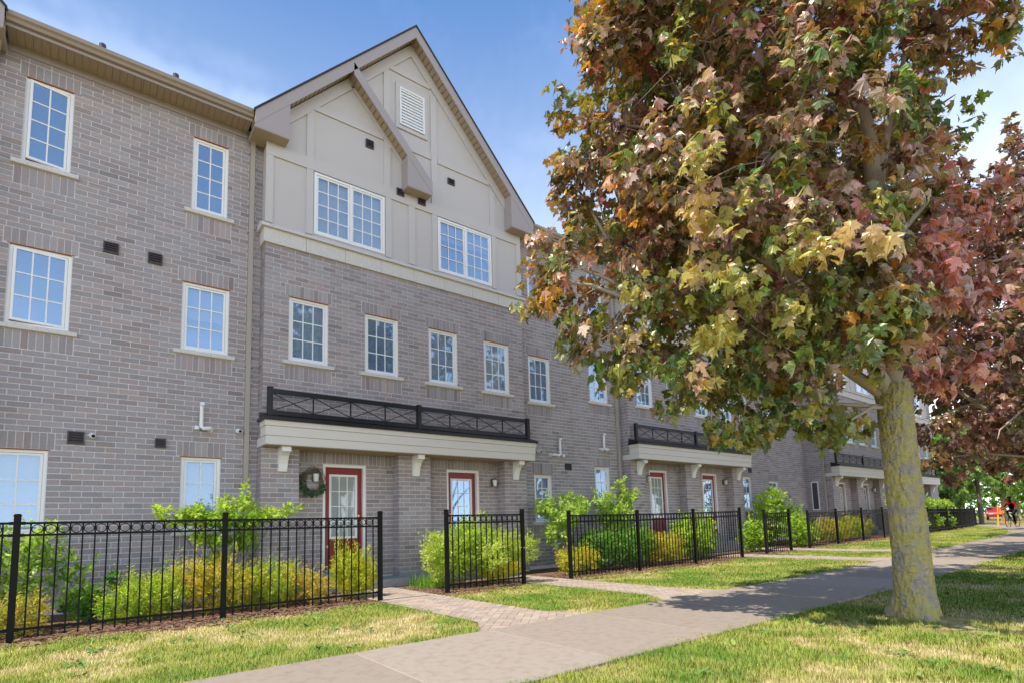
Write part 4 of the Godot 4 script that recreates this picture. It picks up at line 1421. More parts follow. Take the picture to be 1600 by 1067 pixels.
func cyclist(at: Vector3, turn: float) -> void:
	var bike := thing("bicycle", "dark bicycle ridden along the far end of the sidewalk", "bicycle", at)
	bike.rotation.y = turn
	# rides towards +z of its own axes
	for z in [-0.52, 0.52]:
		var w := holder("wheel", bike, Vector3(0, 0.34, z))
		var t := TorusMesh.new()
		t.inner_radius = 0.305; t.outer_radius = 0.34; t.rings = 24; t.ring_segments = 6
		var o := part("tyre", t, M.tyre, w)
		o.rotation = Vector3(0, 0, PI / 2)
		var sp := MB.new()
		for k in 8:
			var a := TAU * k / 8
			sp.bar(Vector3.ZERO, Vector3(0, cos(a), sin(a)) * 0.31, 0.004, 0.004, Vector3.RIGHT)
		mpart("spokes", sp, M.lamp_metal, w)
	var f := MB.new()
	for q in [[Vector3(0, 0.34, -0.52), Vector3(0, 0.30, -0.08)], [Vector3(0, 0.34, -0.52), Vector3(0, 0.80, -0.20)], [Vector3(0, 0.30, -0.08), Vector3(0, 0.86, -0.22)], [Vector3(0, 0.30, -0.08), Vector3(0, 0.72, 0.34)], [Vector3(0, 0.80, -0.20), Vector3(0, 0.80, 0.33)], [Vector3(0, 0.34, 0.52), Vector3(0, 0.98, 0.32)]]:
		f.tube(q, [0.018, 0.018], 8)
	mpart("frame", f, M.tyre, bike)
	var hb := MB.new()
	hb.tube([Vector3(-0.29, 1.02, 0.22), Vector3(-0.2, 1.02, 0.32), Vector3(0.2, 1.02, 0.32), Vector3(0.29, 1.02, 0.22)], [0.014, 0.014, 0.014, 0.014], 8)
	mpart("handlebar", hb, M.tyre, bike)
	var sd := MB.new()
	sd.tube([Vector3(0, 0.88, -0.34), Vector3(0, 0.89, -0.22), Vector3(0, 0.885, -0.06)], [0.075, 0.065, 0.02], 10)
	mpart("saddle", sd, M.tyre, bike)
	var p := thing("person", "cyclist in a red top and dark trousers riding along the sidewalk", "person", at)
	p.rotation.y = turn
	var hip := Vector3(0, 0.98, -0.2)
	var chest := Vector3(0, 1.34, -0.02)
	var bones: Array = [[hip, Vector3(0, 1.15, -0.12), 0.15, 0.145], [Vector3(0, 1.15, -0.12), chest, 0.145, 0.16], [chest, Vector3(0, 1.48, 0.06), 0.13, 0.06], [Vector3(0, 1.48, 0.06), Vector3(0, 1.66, 0.12), 0.055, 0.085], [Vector3(0, 1.60, 0.14), Vector3(0, 1.70, 0.10), 0.085, 0.09]]
	for s in [-1.0, 1.0]:
		bones.append([chest + Vector3(0.15 * s, 0.06, 0.02), Vector3(0.26 * s, 1.20, 0.12), 0.06, 0.045])
		bones.append([Vector3(0.26 * s, 1.20, 0.12), Vector3(0.27 * s, 1.06, 0.24), 0.042, 0.033])
		for fgr in 4:
			bones.append([Vector3(0.25 * s + 0.02 * s * fgr * 0.6, 1.05, 0.245), Vector3(0.25 * s + 0.02 * s * fgr * 0.6, 1.02, 0.275), 0.014, 0.011])
		bones.append([Vector3(0.24 * s, 1.05, 0.24), Vector3(0.215 * s, 1.03, 0.25), 0.014, 0.011])
		var kn := Vector3(0.11 * s, 0.72 if s > 0 else 0.92, 0.16 if s > 0 else 0.22)
		var an := Vector3(0.11 * s, 0.25 if s > 0 else 0.52, -0.05 if s > 0 else 0.02)
		bones.append([hip + Vector3(0.09 * s, -0.02, 0.02), kn, 0.095, 0.062])
		bones.append([kn, an, 0.058, 0.04])
		bones.append([an, an + Vector3(0, -0.06, 0.15), 0.042, 0.03])
	var body := blob(bones, 0.026, 0.03)
	for k in body.v.size():
		var q := body.v[k]
		var col := Color(0.035, 0.038, 0.055)
		if q.y > 1.0 and q.z > -0.42 and q.y < 1.49: col = Color(0.8, 0.04, 0.03)
		if q.y > 1.49 or (q.z > 0.2 and q.y > 0.99): col = Color(0.45, 0.28, 0.2)
		if q.y > 1.665 or (q.y > 1.58 and q.z < 0.08): col = Color(0.05, 0.03, 0.02)
		if q.y < 0.98: col = Color(0.035, 0.038, 0.055)
		body.c[k] = col
	mpart("body", body, mat(Color.WHITE, 0.85, {"vertex": true}), p)
	var hair := blob([[Vector3(0, 1.70, 0.09), Vector3(0, 1.70, 0.06), 0.098, 0.09], [Vector3(0, 1.68, 0.03), Vector3(0, 1.60, 0.04), 0.06, 0.05]], 0.02, 0.03)
	mpart("hair", hair, M.tyre, p)
	var face := blob([[Vector3(0, 1.625, 0.215), Vector3(0, 1.655, 0.205), 0.016, 0.01], [Vector3(-0.092, 1.635, 0.12), Vector3(-0.094, 1.66, 0.115), 0.016, 0.016], [Vector3(0.092, 1.635, 0.12), Vector3(0.094, 1.66, 0.115), 0.016, 0.016]], 0.008, 0.004)
	mpart("nose_and_ears", face, M.skin, p)
	var eyes := MB.new()
	for s in [-1.0, 1.0]: eyes.tube([Vector3(0.032 * s, 1.665, 0.19), Vector3(0.032 * s, 1.665, 0.2)], [0.012, 0.008], 8)
	eyes.box(Vector3(-0.022, 1.592, 0.195), Vector3(0.022, 1.599, 0.215))
	mpart("eyes_and_mouth", eyes, M.tyre, p)

func parked_car(at: Vector3, turn: float) -> void:
	var c := thing("parked_car", "red car parked beyond the end of the fence", "car", at)
	c.rotation.y = turn
	var b := MB.new()
	b.extrude(PackedVector2Array([Vector2(-2.15, 0.32), Vector2(2.15, 0.30), Vector2(2.2, 0.62), Vector2(2.05, 0.82), Vector2(1.1, 0.93), Vector2(-1.7, 0.97), Vector2(-2.15, 0.86), Vector2(-2.2, 0.55)]), Vector3.RIGHT, Vector3.UP, Vector3(0, 0, -0.86), Vector3(0, 0, 0.86))
	mpart("body", b, M.car, c)
	var cb := MB.new()
	cb.extrude(PackedVector2Array([Vector2(-1.7, 0.96), Vector2(1.1, 0.93), Vector2(0.35, 1.40), Vector2(-1.1, 1.43)]), Vector3.RIGHT, Vector3.UP, Vector3(0, 0, -0.74), Vector3(0, 0, 0.74))
	mpart("cabin", cb, M.car, c)
	for s in [-1.0, 1.0]:
		var wb := MB.new()
		wb.extrude(PackedVector2Array([Vector2(-1.45, 0.99), Vector2(0.85, 0.97), Vector2(0.28, 1.35), Vector2(-1.02, 1.37)]), Vector3.RIGHT, Vector3.UP, Vector3(0, 0, 0.741 * s), Vector3(0, 0, 0.748 * s))
		mpart("side_window", wb, M.vent, c)
		for x in [-1.35, 1.35]:
			var w := holder("wheel", c, Vector3(x, 0.32, 0.78 * s))
			var t := MB.new()
			t.tube([Vector3(0, 0, -0.1), Vector3(0, 0, 0.1)], [0.32, 0.32], 20)
			mpart("tyre", t, M.tyre, w)
			var r := MB.new()
			r.tube([Vector3(0, 0, -0.11), Vector3(0, 0, 0.11)], [0.2, 0.2], 14)
			mpart("rim", r, M.lamp_metal, w)
		var hl := MB.new()
		hl.box(Vector3(2.1, 0.62, 0.45 * s - 0.15), Vector3(2.19, 0.74, 0.45 * s + 0.15))
		mpart("headlight", hl, M.lamp_glass, c)

# ------------------------------------------------------------------ the place
func wisps() -> ImageTexture:
	# thin drawn-out cirrus over the whole sky
	var a := FastNoiseLite.new()
	a.seed = 77
	a.frequency = 1.0
	a.fractal_octaves = 5
	a.domain_warp_enabled = true
	a.domain_warp_amplitude = 0.5
	a.domain_warp_frequency = 1.3
	var w := 768
	var im := Image.create(w, w / 2, false, Image.FORMAT_RGBA8)
	for y in w / 2:
		var el := PI * (0.5 - (y + 0.5) / (w / 2.0))
		for x in w:
			var c := 0.0
			if el > 0.0:
				var az := TAU * x / w
				# project on a high flat layer so that the wisps spread towards the horizon
				var d := 1.0 / maxf(0.12, sin(el))
				var p := Vector2(cos(az), sin(az)) * cos(el) * d
				c = a.get_noise_3d(p.x * 0.9, 3.0, p.y * 0.42) * 0.5 + 0.5
				c = smoothstep(0.36, 0.9, c) * 0.07
			im.set_pixel(x, y, Color(0.95, 0.97, 1.0, c))
	return ImageTexture.create_from_image(im)

func _ready() -> void:
	rng.seed = 20240611
	# camera: eye level on the lawn, wide shift lens
	cam = Camera3D.new()
	cam.name = "camera"
	add_child(cam)
	cam.projection = Camera3D.PROJECTION_FRUSTUM
	cam.near = 0.05
	cam.far = 900.0
	cam.size = 0.05 * 1067.0 / 865.0
	cam.frustum_offset = Vector2(0, 0.05 * 193.5 / 865.0)
	cam.transform = Transform3D(Basis(Vector3(0.788038, -0.028704, 0.614957), Vector3(-0.043307, 0.993853, 0.101885), Vector3(-0.614102, -0.106921, 0.781951)), Vector3(0, 1.15, 10.89))
	cam.current = true
	# sky and sun
	var env := Environment.new()
	env.background_mode = Environment.BG_SKY
	var sky := Sky.new()
	var sm := ProceduralSkyMaterial.new()
	sm.sky_top_color = Color(0.095, 0.262, 0.435)
	sm.sky_horizon_color = Color(0.96, 0.98, 1.0)
	sm.sky_curve = 0.23
	sm.ground_horizon_color = Color(0.62, 0.64, 0.60)
	sm.ground_bottom_color = Color(0.35, 0.36, 0.30)
	sm.sun_angle_max = 25.0
	sm.sun_curve = 0.08
	sm.sky_cover = wisps()
	sm.sky_cover_modulate = Color(1, 1, 1, 1)
	sky.sky_material = sm
	env.sky = sky
	env.background_energy_multiplier = 1.15
	env.tonemap_mode = Environment.TONE_MAPPER_LINEAR
	env.tonemap_exposure = 3.3
	env.sdfgi_enabled = true
	env.ssao_enabled = true
	env.ssil_enabled = true
	var we := WorldEnvironment.new()
	we.name = "world_environment"
	we.environment = env
	add_child(we)
	var sun := DirectionalLight3D.new()
	sun.name = "sun"
	sun.light_energy = 0.6
	sun.light_color = Color(1.0, 0.95, 0.87)
	sun.light_angular_distance = 0.5
	sun.shadow_enabled = true
	add_child(sun)
	sun.look_at_from_position(Vector3(-5.8, 10.0, -0.35), Vector3.ZERO, Vector3(0, 0, 1))

	make_materials()
	for k in 24:
		var b := MB.new()
		b.box(Vector3(-0.5, -0.5, -0.5), Vector3(0.5, 0.5, 0.5), brick_tint())
		brick_boxes.append(b.made())
	var tm := TorusMesh.new()
	tm.inner_radius = 0.044
	tm.outer_radius = 0.055
	tm.rings = 16
	tm.ring_segments = 5
	var rs := SurfaceTool.new()
	rs.append_from(tm, 0, Transform3D(Basis(Vector3.RIGHT, PI / 2), Vector3.ZERO))
	ring_mesh = rs.commit()

	build_ground()
	print("ground")
	build_houses()
	print("houses")
	build_fences()
	build_shrubs()
	print("shrubs")
	build_trees()
	print("trees")
	build_far()
	build_grass()
	print("grass")

func build_ground() -> void:
	var g := MB.new()
	var xs: Array = [-300.0, -60.0, -20.0]
	for k in range(-10, 60, 2): xs.append(float(k))
	xs += [60.0, 90.0, 160.0, 400.0]
	var zs := [-300.0, -60.0, -12.0, 0.0, 4.0, 8.0, 13.0, 40.0, 300.0]
	for a in xs.size() - 1:
		for q in zs.size() - 1:
			g.quad(Vector3(xs[a], gy(xs[a]), zs[q]), Vector3(xs[a + 1], gy(xs[a + 1]), zs[q]), Vector3(xs[a + 1], gy(xs[a + 1]), zs[q + 1]), Vector3(xs[a], gy(xs[a]), zs[q + 1]), Vector3.UP)
	tag(mpart("ground", g, M.soil, self), "", "", "", "structure")
	# sidewalk of separate concrete slabs
	var sw := Node3D.new()
	sw.name = "sidewalk"
	add_child(sw)
	tag(sw, "", "", "", "structure")
	mpart("joint_bed", strip(-9.0, 62.0, func(x): return 5.86 + bend(x), func(x): return 7.67 + bend(x), 0.010, 1.0), M.joint, sw)
	var x := -8.6
	while x < 60.0:
		var l := 1.52
		var b := MB.new()
		var c := x + l * 0.5
		var p := [Vector3(x + 0.006, gy(x), 5.85 + bend(x)), Vector3(x + l - 0.006, gy(x + l), 5.85 + bend(x + l)), Vector3(x + l - 0.006, gy(x + l), 7.68 + bend(x + l)), Vector3(x + 0.006, gy(x), 7.68 + bend(x))]
		var t := Vector3(0, 0.028, 0)
		var e := Vector3(0, 0.019, 0)
		var inn: Array = []
		var ctr: Vector3 = (p[0] + p[1] + p[2] + p[3]) * 0.25
		for q in p: inn.append(q + (ctr - q).normalized() * 0.014 + t)
		b.quad(inn[0], inn[1], inn[2], inn[3], Vector3.UP)
		for q in 4:
			var a: Vector3 = p[q]
			var d: Vector3 = p[(q + 1) % 4]
			var outn := ((a + d) * 0.5 - ctr).normalized()
			b.quad(a + e, d + e, inn[(q + 1) % 4], inn[q], (outn + Vector3.UP).normalized())
			b.quad(a - t, d - t, d + e, a + e, outn)
		mpart("slab", b, M["slab_%d" % (rng.randi() % 4)], sw)
		x += l
	# paths from the doors to the sidewalk
	var first := true
	for r in [[3.80, 4.85], [7.0, 7.98], [14.85, 15.9], [17.68, 18.75]]:
		var pth := Node3D.new()
		pth.name = numbered("path")
		add_child(pth)
		tag(pth, "", "", "", "structure")
		var yb := gy((r[0] + r[1]) * 0.5)
		var poly := PackedVector2Array([Vector2(r[0], 0.73), Vector2(r[1], 0.73), Vector2(r[1], 5.3), Vector2(r[1] + 0.30, 5.84), Vector2(r[0] - 0.33, 5.84), Vector2(r[0], 5.3)])
		var bed := MB.new()
		bed.extrude(poly, Vector3.RIGHT, Vector3(0, 0, 1), Vector3(0, yb - 0.2, 0), Vector3(0, yb + 0.012, 0))
		mpart("joint_sand", bed, M.mulch if not first else M.joint, pth)
		herringbone(pth, poly, yb + 0.022, 300 if first else 0)
		first = false
	# planting beds with bark mulch
	var beds := MB.new()
	var chips: Array = []
	var cc := PackedColorArray()
	for r in [[-9.0, 3.78], [4.87, 6.98], [8.0, 14.83], [15.92, 17.66], [18.77, 53.0]]:
		var n := int(ceil((r[1] - r[0]) / 1.0))
		for k in n:
			var xa := lerpf(r[0], r[1], float(k) / n)
			var xb := lerpf(r[0], r[1], float(k + 1) / n)
			beds.quad(Vector3(xa, gy(xa) + 0.014, -0.8), Vector3(xb, gy(xb) + 0.014, -0.8), Vector3(xb, gy(xb) + 0.014, 2.62 + bend(xb) * 0.38), Vector3(xa, gy(xa) + 0.014, 2.62 + bend(xa) * 0.38), Vector3.UP)
		for k in int((minf(r[1], 26.0) - maxf(r[0], -2.0)) * 420):
			var px := rng.randf_range(maxf(r[0], -2.0), minf(r[1], 26.0))
			var pz := 2.95 - absf(rng.randfn(0.0, 0.75))
			if rng.randf() < 0.12: pz = rng.randf_range(2.6, 3.1)
			if pz < 0.5: continue
			var s := rng.randf_range(0.6, 1.7)
			chips.append(Transform3D(Basis(rdir(), rng.randf() * 0.5) * Basis(Vector3.UP, rng.randf() * TAU).scaled(Vector3(s * 0.034, s * 0.007, s * 0.016)), Vector3(px, gy(px) + 0.02, pz)))
			var c := Color(0.20, 0.085, 0.05).lerp(Color(0.36, 0.25, 0.18), rng.randf())
			if rng.randf() < 0.2: c = Color(0.06, 0.04, 0.03)
			c = c * rng.randf_range(0.6, 1.2)
			cc.append(Color(c.r, c.g, c.b))
	tag(mpart("planting_bed", beds, M.mulch, self), "", "", "", "structure")
	var ch := scatter("mulch_chips", unit_box(), M.chip, chips, cc, self)
	tag(ch, "reddish bark mulch chips lying along the fence line", "mulch", "", "stuff")
	# road on the near side of the lawn, outside the picture
	tag(mpart("road", strip(-90.0, 120.0, func(_x): return 14.5, func(_x): return 23.0, 0.004, 4.0), M.asphalt, self), "", "", "", "structure")
	for z in [14.4, 23.1]:
		var kb := MB.new()
		for k in range(-90, 120, 6):
			kb.extrude(PackedVector2Array([Vector2(z - 0.09, -0.1), Vector2(z + 0.09, -0.1), Vector2(z + 0.09, 0.10), Vector2(z + 0.07, 0.12), Vector2(z - 0.07, 0.12), Vector2(z - 0.09, 0.10)]), Vector3(0, 0, 1), Vector3.UP, Vector3(k, gy(k), 0), Vector3(k + 6, gy(k + 6), 0))
		tag(mpart("kerb", kb, M.sidewalk, self), "", "", "", "structure")

func build_houses() -> void:
	townhouse(-4.54, 0.0, {"label": "brick townhouse cut off by the left edge, with two casements swung open", "singles": 300, "opened": true, "left": -3.1, "lap_right": 1.0, "covers": ["", "", "", "", "", "blind", "", "", "", "", "", ""], "vents": [[4.35, 4.563, 2.6, 2.798]], "cameras": [[4.655, 2.753]], "roof_pipes": [4.52], "far": true})
	townhouse(5.66, 0.0, {"label": "brick townhouse with the large gable, white louvre and two red doors", "singles": 300, "lap_left": 1.0, "roof_pipes": [-4.6], "vents": [[-5.53 + 0.0, -5.319, 5.797, 5.982], [-4.913, -4.699, 5.78, 5.973], [-4.704, -4.545, 2.612, 2.768], [4.72, 4.95, 2.6, 2.78]], "pipes": [[-4.04, 2.99, 3.39, 0.15], [4.48, 2.98, 3.40, -0.26]], "cameras": [[-3.44, 3.0], [3.75, 3.05]]})
	townhouse(15.86, 0.267, {"label": "brick townhouse half hidden by the maple, second black railed canopy", "singles": 300, "end_wall": true, "pipes": [[-3.98, 2.98, 3.40, 0.2]], "vents": [[4.05, 4.25, 2.6, 2.78]]})
	townhouse(29.6, 0.22, {"label": "brick townhouse with set back wing, third canopy along the row", "left": -3.35, "setback": true, "start_wall": true, "far": true})
	townhouse(39.9, 0.2, {"label": "farthest brick townhouse seen beside the maple trunk", "turn": 0.0, "z": -0.6, "end_wall": true, "far": true})

func build_fences() -> void:
	var zf := func(x: float) -> float: return 2.5 + bend(x) * 0.38
	fence_run([-2.66, -0.54, 1.585, 3.845], 1.43, "black metal fence run with rings at the left, nearest the camera", true, zf)
	fence_run([5.09, 6.80], 1.45, "single black fence panel between the two paver paths", true, zf)
	fence_run([8.05, 10.25, 12.47, 14.70], 1.41, "three panel black fence run in front of the second canopy", true, zf)
	fence_run([16.05, 17.58], 1.31, "single black fence panel, second short one along the row", true, zf)
	fence_run([18.84, 21.03, 23.3, 25.5, 27.7, 29.9, 32.1, 34.3, 36.5, 38.7, 40.9, 43.1, 45.3, 47.5, 49.7, 51.9], 1.25, "long black fence run beyond the maple trunk", false, zf)

func build_shrubs() -> void:
	var oval := oval_leaf(0.26)
	var slim := oval_leaf(0.16)
	slim.set_meta("fine", true)
	var lime := [Color(0.40, 0.58, 0.06), Color(0.52, 0.66, 0.09), Color(0.28, 0.46, 0.05)]
	var green := [Color(0.14, 0.32, 0.05), Color(0.22, 0.42, 0.06), Color(0.32, 0.52, 0.08)]
	var gold := [Color(0.72, 0.62, 0.05), Color(0.58, 0.60, 0.06), Color(0.80, 0.55, 0.10)]
	var amber := [Color(0.76, 0.56, 0.13), Color(0.68, 0.62, 0.09), Color(0.54, 0.62, 0.09)]
	var deep := [Color(0.05, 0.17, 0.05), Color(0.08, 0.23, 0.06), Color(0.06, 0.20, 0.09)]
	var pale := [Color(0.50, 0.68, 0.15), Color(0.42, 0.60, 0.10), Color(0.60, 0.72, 0.22)]
	# left bed
	shrub("leafy_shrub", "tall light green leafy shrub below the leftmost window", Vector2(-0.7, 1.45), [[0, 0.7, 0, 0.5, 0.55, 0.35], [0.35, 1.0, 0, 0.26, 0.26, 0.2], [-0.3, 0.95, 0.1, 0.34, 0.3, 0.25], [0.65, 0.55, 0, 0.24, 0.5, 0.2]], 2300, oval, 0.075, pale + green, 8, 0.5)
	shrub("dark_perennial", "small dark green plant between the leafy and yellow shrubs", Vector2(0.12, 1.35), [[0, 0.22, 0, 0.26, 0.22, 0.25], [0.3, 0.46, -0.2, 0.13, 0.14, 0.13]], 520, oval, 0.08, deep + green, 5, 0.5)
	shrub("spirea", "rounded yellow green shrub behind the first fence panel", Vector2(0.78, 1.7), [[0, 0.28, 0, 0.46, 0.34, 0.36], [0.3, 0.36, 0, 0.3, 0.3, 0.3], [-0.3, 0.22, 0.1, 0.28, 0.26, 0.26]], 4200, slim, 0.046, lime + [Color(0.60, 0.66, 0.07)], 6, 0.3, "clipped shrubs in the beds")
	shrub("spirea", "small orange tinged shrub at the far left fence post", Vector2(-0.45, 2.05), [[0, 0.22, 0, 0.26, 0.28, 0.22], [-0.3, 0.2, 0, 0.2, 0.22, 0.2]], 1500, slim, 0.046, amber + lime, 4, 0.3, "clipped shrubs in the beds")
	shrub("spirea", "amber and gold shrub below the spreading green shrub", Vector2(1.62, 1.75), [[0, 0.36, 0, 0.40, 0.42, 0.34], [-0.3, 0.46, 0, 0.26, 0.34, 0.26], [0.3, 0.3, 0.1, 0.26, 0.32, 0.26]], 4200, slim, 0.046, amber + gold, 6, 0.35, "clipped shrubs in the beds")
	shrub("spirea", "gold shrub behind the middle post of the left fence", Vector2(2.42, 1.8), [[0, 0.30, 0, 0.36, 0.36, 0.32], [0.32, 0.3, 0, 0.28, 0.32, 0.28], [-0.3, 0.34, 0, 0.26, 0.34, 0.26]], 4200, slim, 0.046, gold + lime, 6, 0.35, "clipped shrubs in the beds")
	shrub("spirea", "orange edged low shrub left of the spiky golden one", Vector2(3.0, 2.0), [[0, 0.2, 0, 0.22, 0.24, 0.22]], 1100, slim, 0.045, amber, 4, 0.35, "clipped shrubs in the beds")
	shrub("golden_cedar", "golden cedar with upright spikes in front of the first red door", Vector2(3.62, 1.8), [[0, 0.36, 0, 0.34, 0.40, 0.30], [0.26, 0.3, 0, 0.24, 0.34, 0.26], [-0.2, 0.72, 0, 0.07, 0.36, 0.07], [-0.05, 0.62, 0, 0.06, 0.28, 0.06], [0.1, 0.74, 0, 0.06, 0.3, 0.06], [0.32, 0.62, 0, 0.05, 0.24, 0.05]], 4600, slim, 0.046, [Color(0.74, 0.70, 0.05), Color(0.64, 0.68, 0.06), Color(0.46, 0.58, 0.06)], 5, 0.9, "clipped shrubs in the beds")
	# spreading shrub with layered branches
	shrub("spreading_shrub", "spreading bright green shrub with tiered branches by the small window", Vector2(1.95, 1.15), [[0, 1.33, 0, 0.62, 0.12, 0.4], [-0.6, 1.36, 0.1, 0.42, 0.10, 0.3], [-0.95, 1.46, 0.1, 0.16, 0.07, 0.2], [-0.45, 1.42, 0, 0.34, 0.09, 0.3], [0.55, 1.42, 0.1, 0.38, 0.09, 0.3], [0.1, 1.55, 0, 0.34, 0.08, 0.3], [-0.1, 1.66, 0, 0.13, 0.07, 0.13], [0.2, 1.78, 0, 0.10, 0.14, 0.1], [-0.55, 1.52, 0, 0.16, 0.07, 0.16], [0.95, 1.5, 0, 0.14, 0.06, 0.15], [-0.35, 1.05, 0.1, 0.26, 0.12, 0.25], [0.15, 1.0, 0, 0.3, 0.16, 0.25], [-0.25, 0.72, 0, 0.2, 0.12, 0.2]], 3600, oval, 0.07, lime + [Color(0.60, 0.74, 0.10)], 9, 0.15)
	# between the paths
	shrub("willow_shrub", "billowing pale green shrub pushing through the single fence panel", Vector2(5.75, 1.75), [[0, 0.6, 0, 0.55, 0.5, 0.45], [-0.4, 0.55, 0, 0.34, 0.45, 0.34], [0.55, 0.62, 0.05, 0.45, 0.5, 0.4], [0.3, 1.02, 0, 0.3, 0.26, 0.28], [0.75, 1.2, 0, 0.12, 0.22, 0.12], [0.55, 1.3, 0, 0.09, 0.18, 0.09], [0.95, 0.7, 0.3, 0.36, 0.36, 0.36], [1.25, 0.62, 0.55, 0.34, 0.3, 0.3], [0.35, 0.55, 0.75, 0.3, 0.3, 0.22], [-0.35, 0.95, 0, 0.2, 0.15, 0.2]], 9000, slim, 0.058, [Color(0.58, 0.70, 0.10), Color(0.46, 0.62, 0.07), Color(0.66, 0.74, 0.18)], 12, 0.5)
	shrub("spirea", "low yellow shrub right of the single fence panel", Vector2(6.95, 1.55), [[0, 0.28, 0, 0.36, 0.32, 0.32], [-0.35, 0.24, 0.1, 0.28, 0.28, 0.26], [0.35, 0.3, 0, 0.24, 0.3, 0.24]], 2600, slim, 0.046, [Color(0.80, 0.70, 0.05), Color(0.66, 0.66, 0.06)], 5, 0.3, "clipped shrubs in the beds")
	shrub("dark_perennial", "dark green plant behind the low yellow shrub", Vector2(7.2, 0.9), [[0, 0.4, 0, 0.36, 0.3, 0.26]], 600, oval, 0.09, deep, 4, 0.4)
	# second house
	shrub("dogwood", "tall pale green dogwood left of the second canopy", Vector2(9.3, 1.0), [[0, 1.3, 0, 0.55, 0.3, 0.45], [-0.5, 1.5, 0, 0.3, 0.22, 0.3], [0.5, 1.5, 0, 0.36, 0.26, 0.3], [0.1, 1.75, 0, 0.2, 0.16, 0.2], [-0.2, 0.9, 0, 0.4, 0.35, 0.35]], 2600, oval, 0.085, pale, 9, 0.4)
	shrub("dogwood", "tall pale green dogwood in front of the second canopy's doors", Vector2(11.2, 1.0), [[0, 1.3, 0, 0.6, 0.35, 0.45], [-0.5, 1.65, 0, 0.36, 0.28, 0.3], [0.5, 1.75, 0, 0.34, 0.3, 0.3], [0.2, 2.05, 0, 0.2, 0.2, 0.2], [0.0, 0.8, 0, 0.5, 0.35, 0.35]], 3000, oval, 0.085, pale, 9, 0.4)
	shrub("spirea", "yellow shrub at the left post of the three panel fence", Vector2(8.75, 1.85), [[0, 0.28, 0, 0.42, 0.32, 0.32], [0.45, 0.28, 0, 0.3, 0.3, 0.28]], 2400, slim, 0.055, gold, 5, 0.3, "clipped shrubs in the beds")
	shrub("leafy_shrub", "mid green shrub behind the first of three fence panels", Vector2(9.75, 1.6), [[0, 0.5, 0, 0.45, 0.5, 0.4], [0.5, 0.5, 0, 0.4, 0.45, 0.4]], 2200, oval, 0.075, green, 6, 0.4)
	shrub("leafy_shrub", "mid green shrub behind the second of three fence panels", Vector2(11.3, 1.7), [[0, 0.5, 0, 0.5, 0.5, 0.4], [-0.5, 0.45, 0, 0.35, 0.4, 0.4]], 2200, oval, 0.075, green, 6, 0.4)
	shrub("spirea", "golden shrub behind the third of three fence panels", Vector2(12.2, 1.9), [[0, 0.4, 0, 0.5, 0.42, 0.35], [-0.6, 0.4, 0, 0.34, 0.4, 0.3]], 2600, slim, 0.06, gold + amber, 5, 0.35, "clipped shrubs in the beds")
	shrub("leafy_shrub", "bright green shrub in front of the second red door", Vector2(13.4, 1.6), [[0, 0.55, 0, 0.6, 0.6, 0.4], [0.6, 0.45, 0, 0.4, 0.45, 0.4]], 2400, oval, 0.08, lime, 6, 0.4)
	shrub("willow_shrub", "rounded pale green shrub beside the second pair of paths", Vector2(14.6, 1.1), [[0, 0.65, 0, 0.6, 0.65, 0.45], [0.5, 0.6, 0, 0.4, 0.55, 0.4]], 3000, slim, 0.075, pale + lime, 8, 0.5)
	shrub("leafy_shrub", "green shrub behind the short far fence panel", Vector2(16.8, 1.7), [[0, 0.45, 0, 0.6, 0.5, 0.4]], 1600, oval, 0.085, green + lime, 5, 0.4)
	shrub("dogwood", "tall white green dogwood at the set back wing", Vector2(19.6, 0.9), [[0, 0.9, 0, 0.8, 0.8, 0.5], [0.3, 1.7, 0, 0.5, 0.4, 0.4], [-0.3, 1.5, 0, 0.4, 0.4, 0.4], [1.0, 1.2, 0, 0.5, 0.5, 0.4], [1.6, 0.9, 0, 0.6, 0.6, 0.4]], 3200, oval, 0.11, pale + lime, 8, 0.4)
	shrub("leafy_shrub", "lime shrub at the start of the long fence run", Vector2(19.3, 1.9), [[0, 0.5, 0, 0.5, 0.55, 0.4], [0.8, 0.45, 0, 0.5, 0.45, 0.4]], 1700, oval, 0.09, lime, 5, 0.4)
	shrub("spirea", "amber shrub behind the long fence, left of the trunk", Vector2(21.9, 1.8), [[0, 0.45, 0, 0.6, 0.45, 0.4], [1.0, 0.4, 0, 0.5, 0.42, 0.4]], 1800, slim, 0.08, amber + gold, 5, 0.35, "clipped shrubs in the beds")
	shrub("spirea", "yellow shrub behind the long fence, close to the trunk", Vector2(24.2, 1.7), [[0, 0.45, 0, 0.7, 0.5, 0.4], [1.2, 0.45, 0, 0.6, 0.45, 0.4]], 1800, slim, 0.085, gold + lime, 5, 0.35, "clipped shrubs in the beds")
	var k := 0
	for q in [[27.8, "lime climber on the long fence right of the trunk"], [30.6, "second lime climber along the long fence"], [33.6, "third lime climber along the long fence"], [36.8, "last lime climber near the end of the long fence"]]:
		var z: float = 2.3 + bend(q[0]) * 0.38
		shrub("climber", q[1], Vector2(q[0], z), [[0, 0.7, 0, 0.32, 0.75, 0.2], [0.7, 0.45, 0, 0.5, 0.35, 0.3], [-0.2, 1.45, 0, 0.45, 0.2, 0.2], [0.9, 1.35, -0.1, 0.8, 0.22, 0.25]], 1500, oval, 0.11, lime + pale, 4, 0.3, "climbers on the fence")
		k += 1
	# a hedge shuts the view
	shrub("hedge", "tall green hedge closing the view at the far end of the street", Vector2(96.0, -8.0), [[0, 2.2, -14, 2.5, 2.8, 6], [0, 2.6, -4, 2.5, 3.2, 6], [1, 2.4, 5, 2.5, 3.0, 6], [0, 2.8, 14, 2.5, 3.2, 6], [1, 2.4, 24, 2.5, 3.0, 7]], 6500, oval, 0.5, green + deep, 6, 0.3, "")
	# grass clump by the first path
	var gt := tuft_mesh(40, 0.22, 0.26)
	var xf: Array = []
	var cols := PackedColorArray()
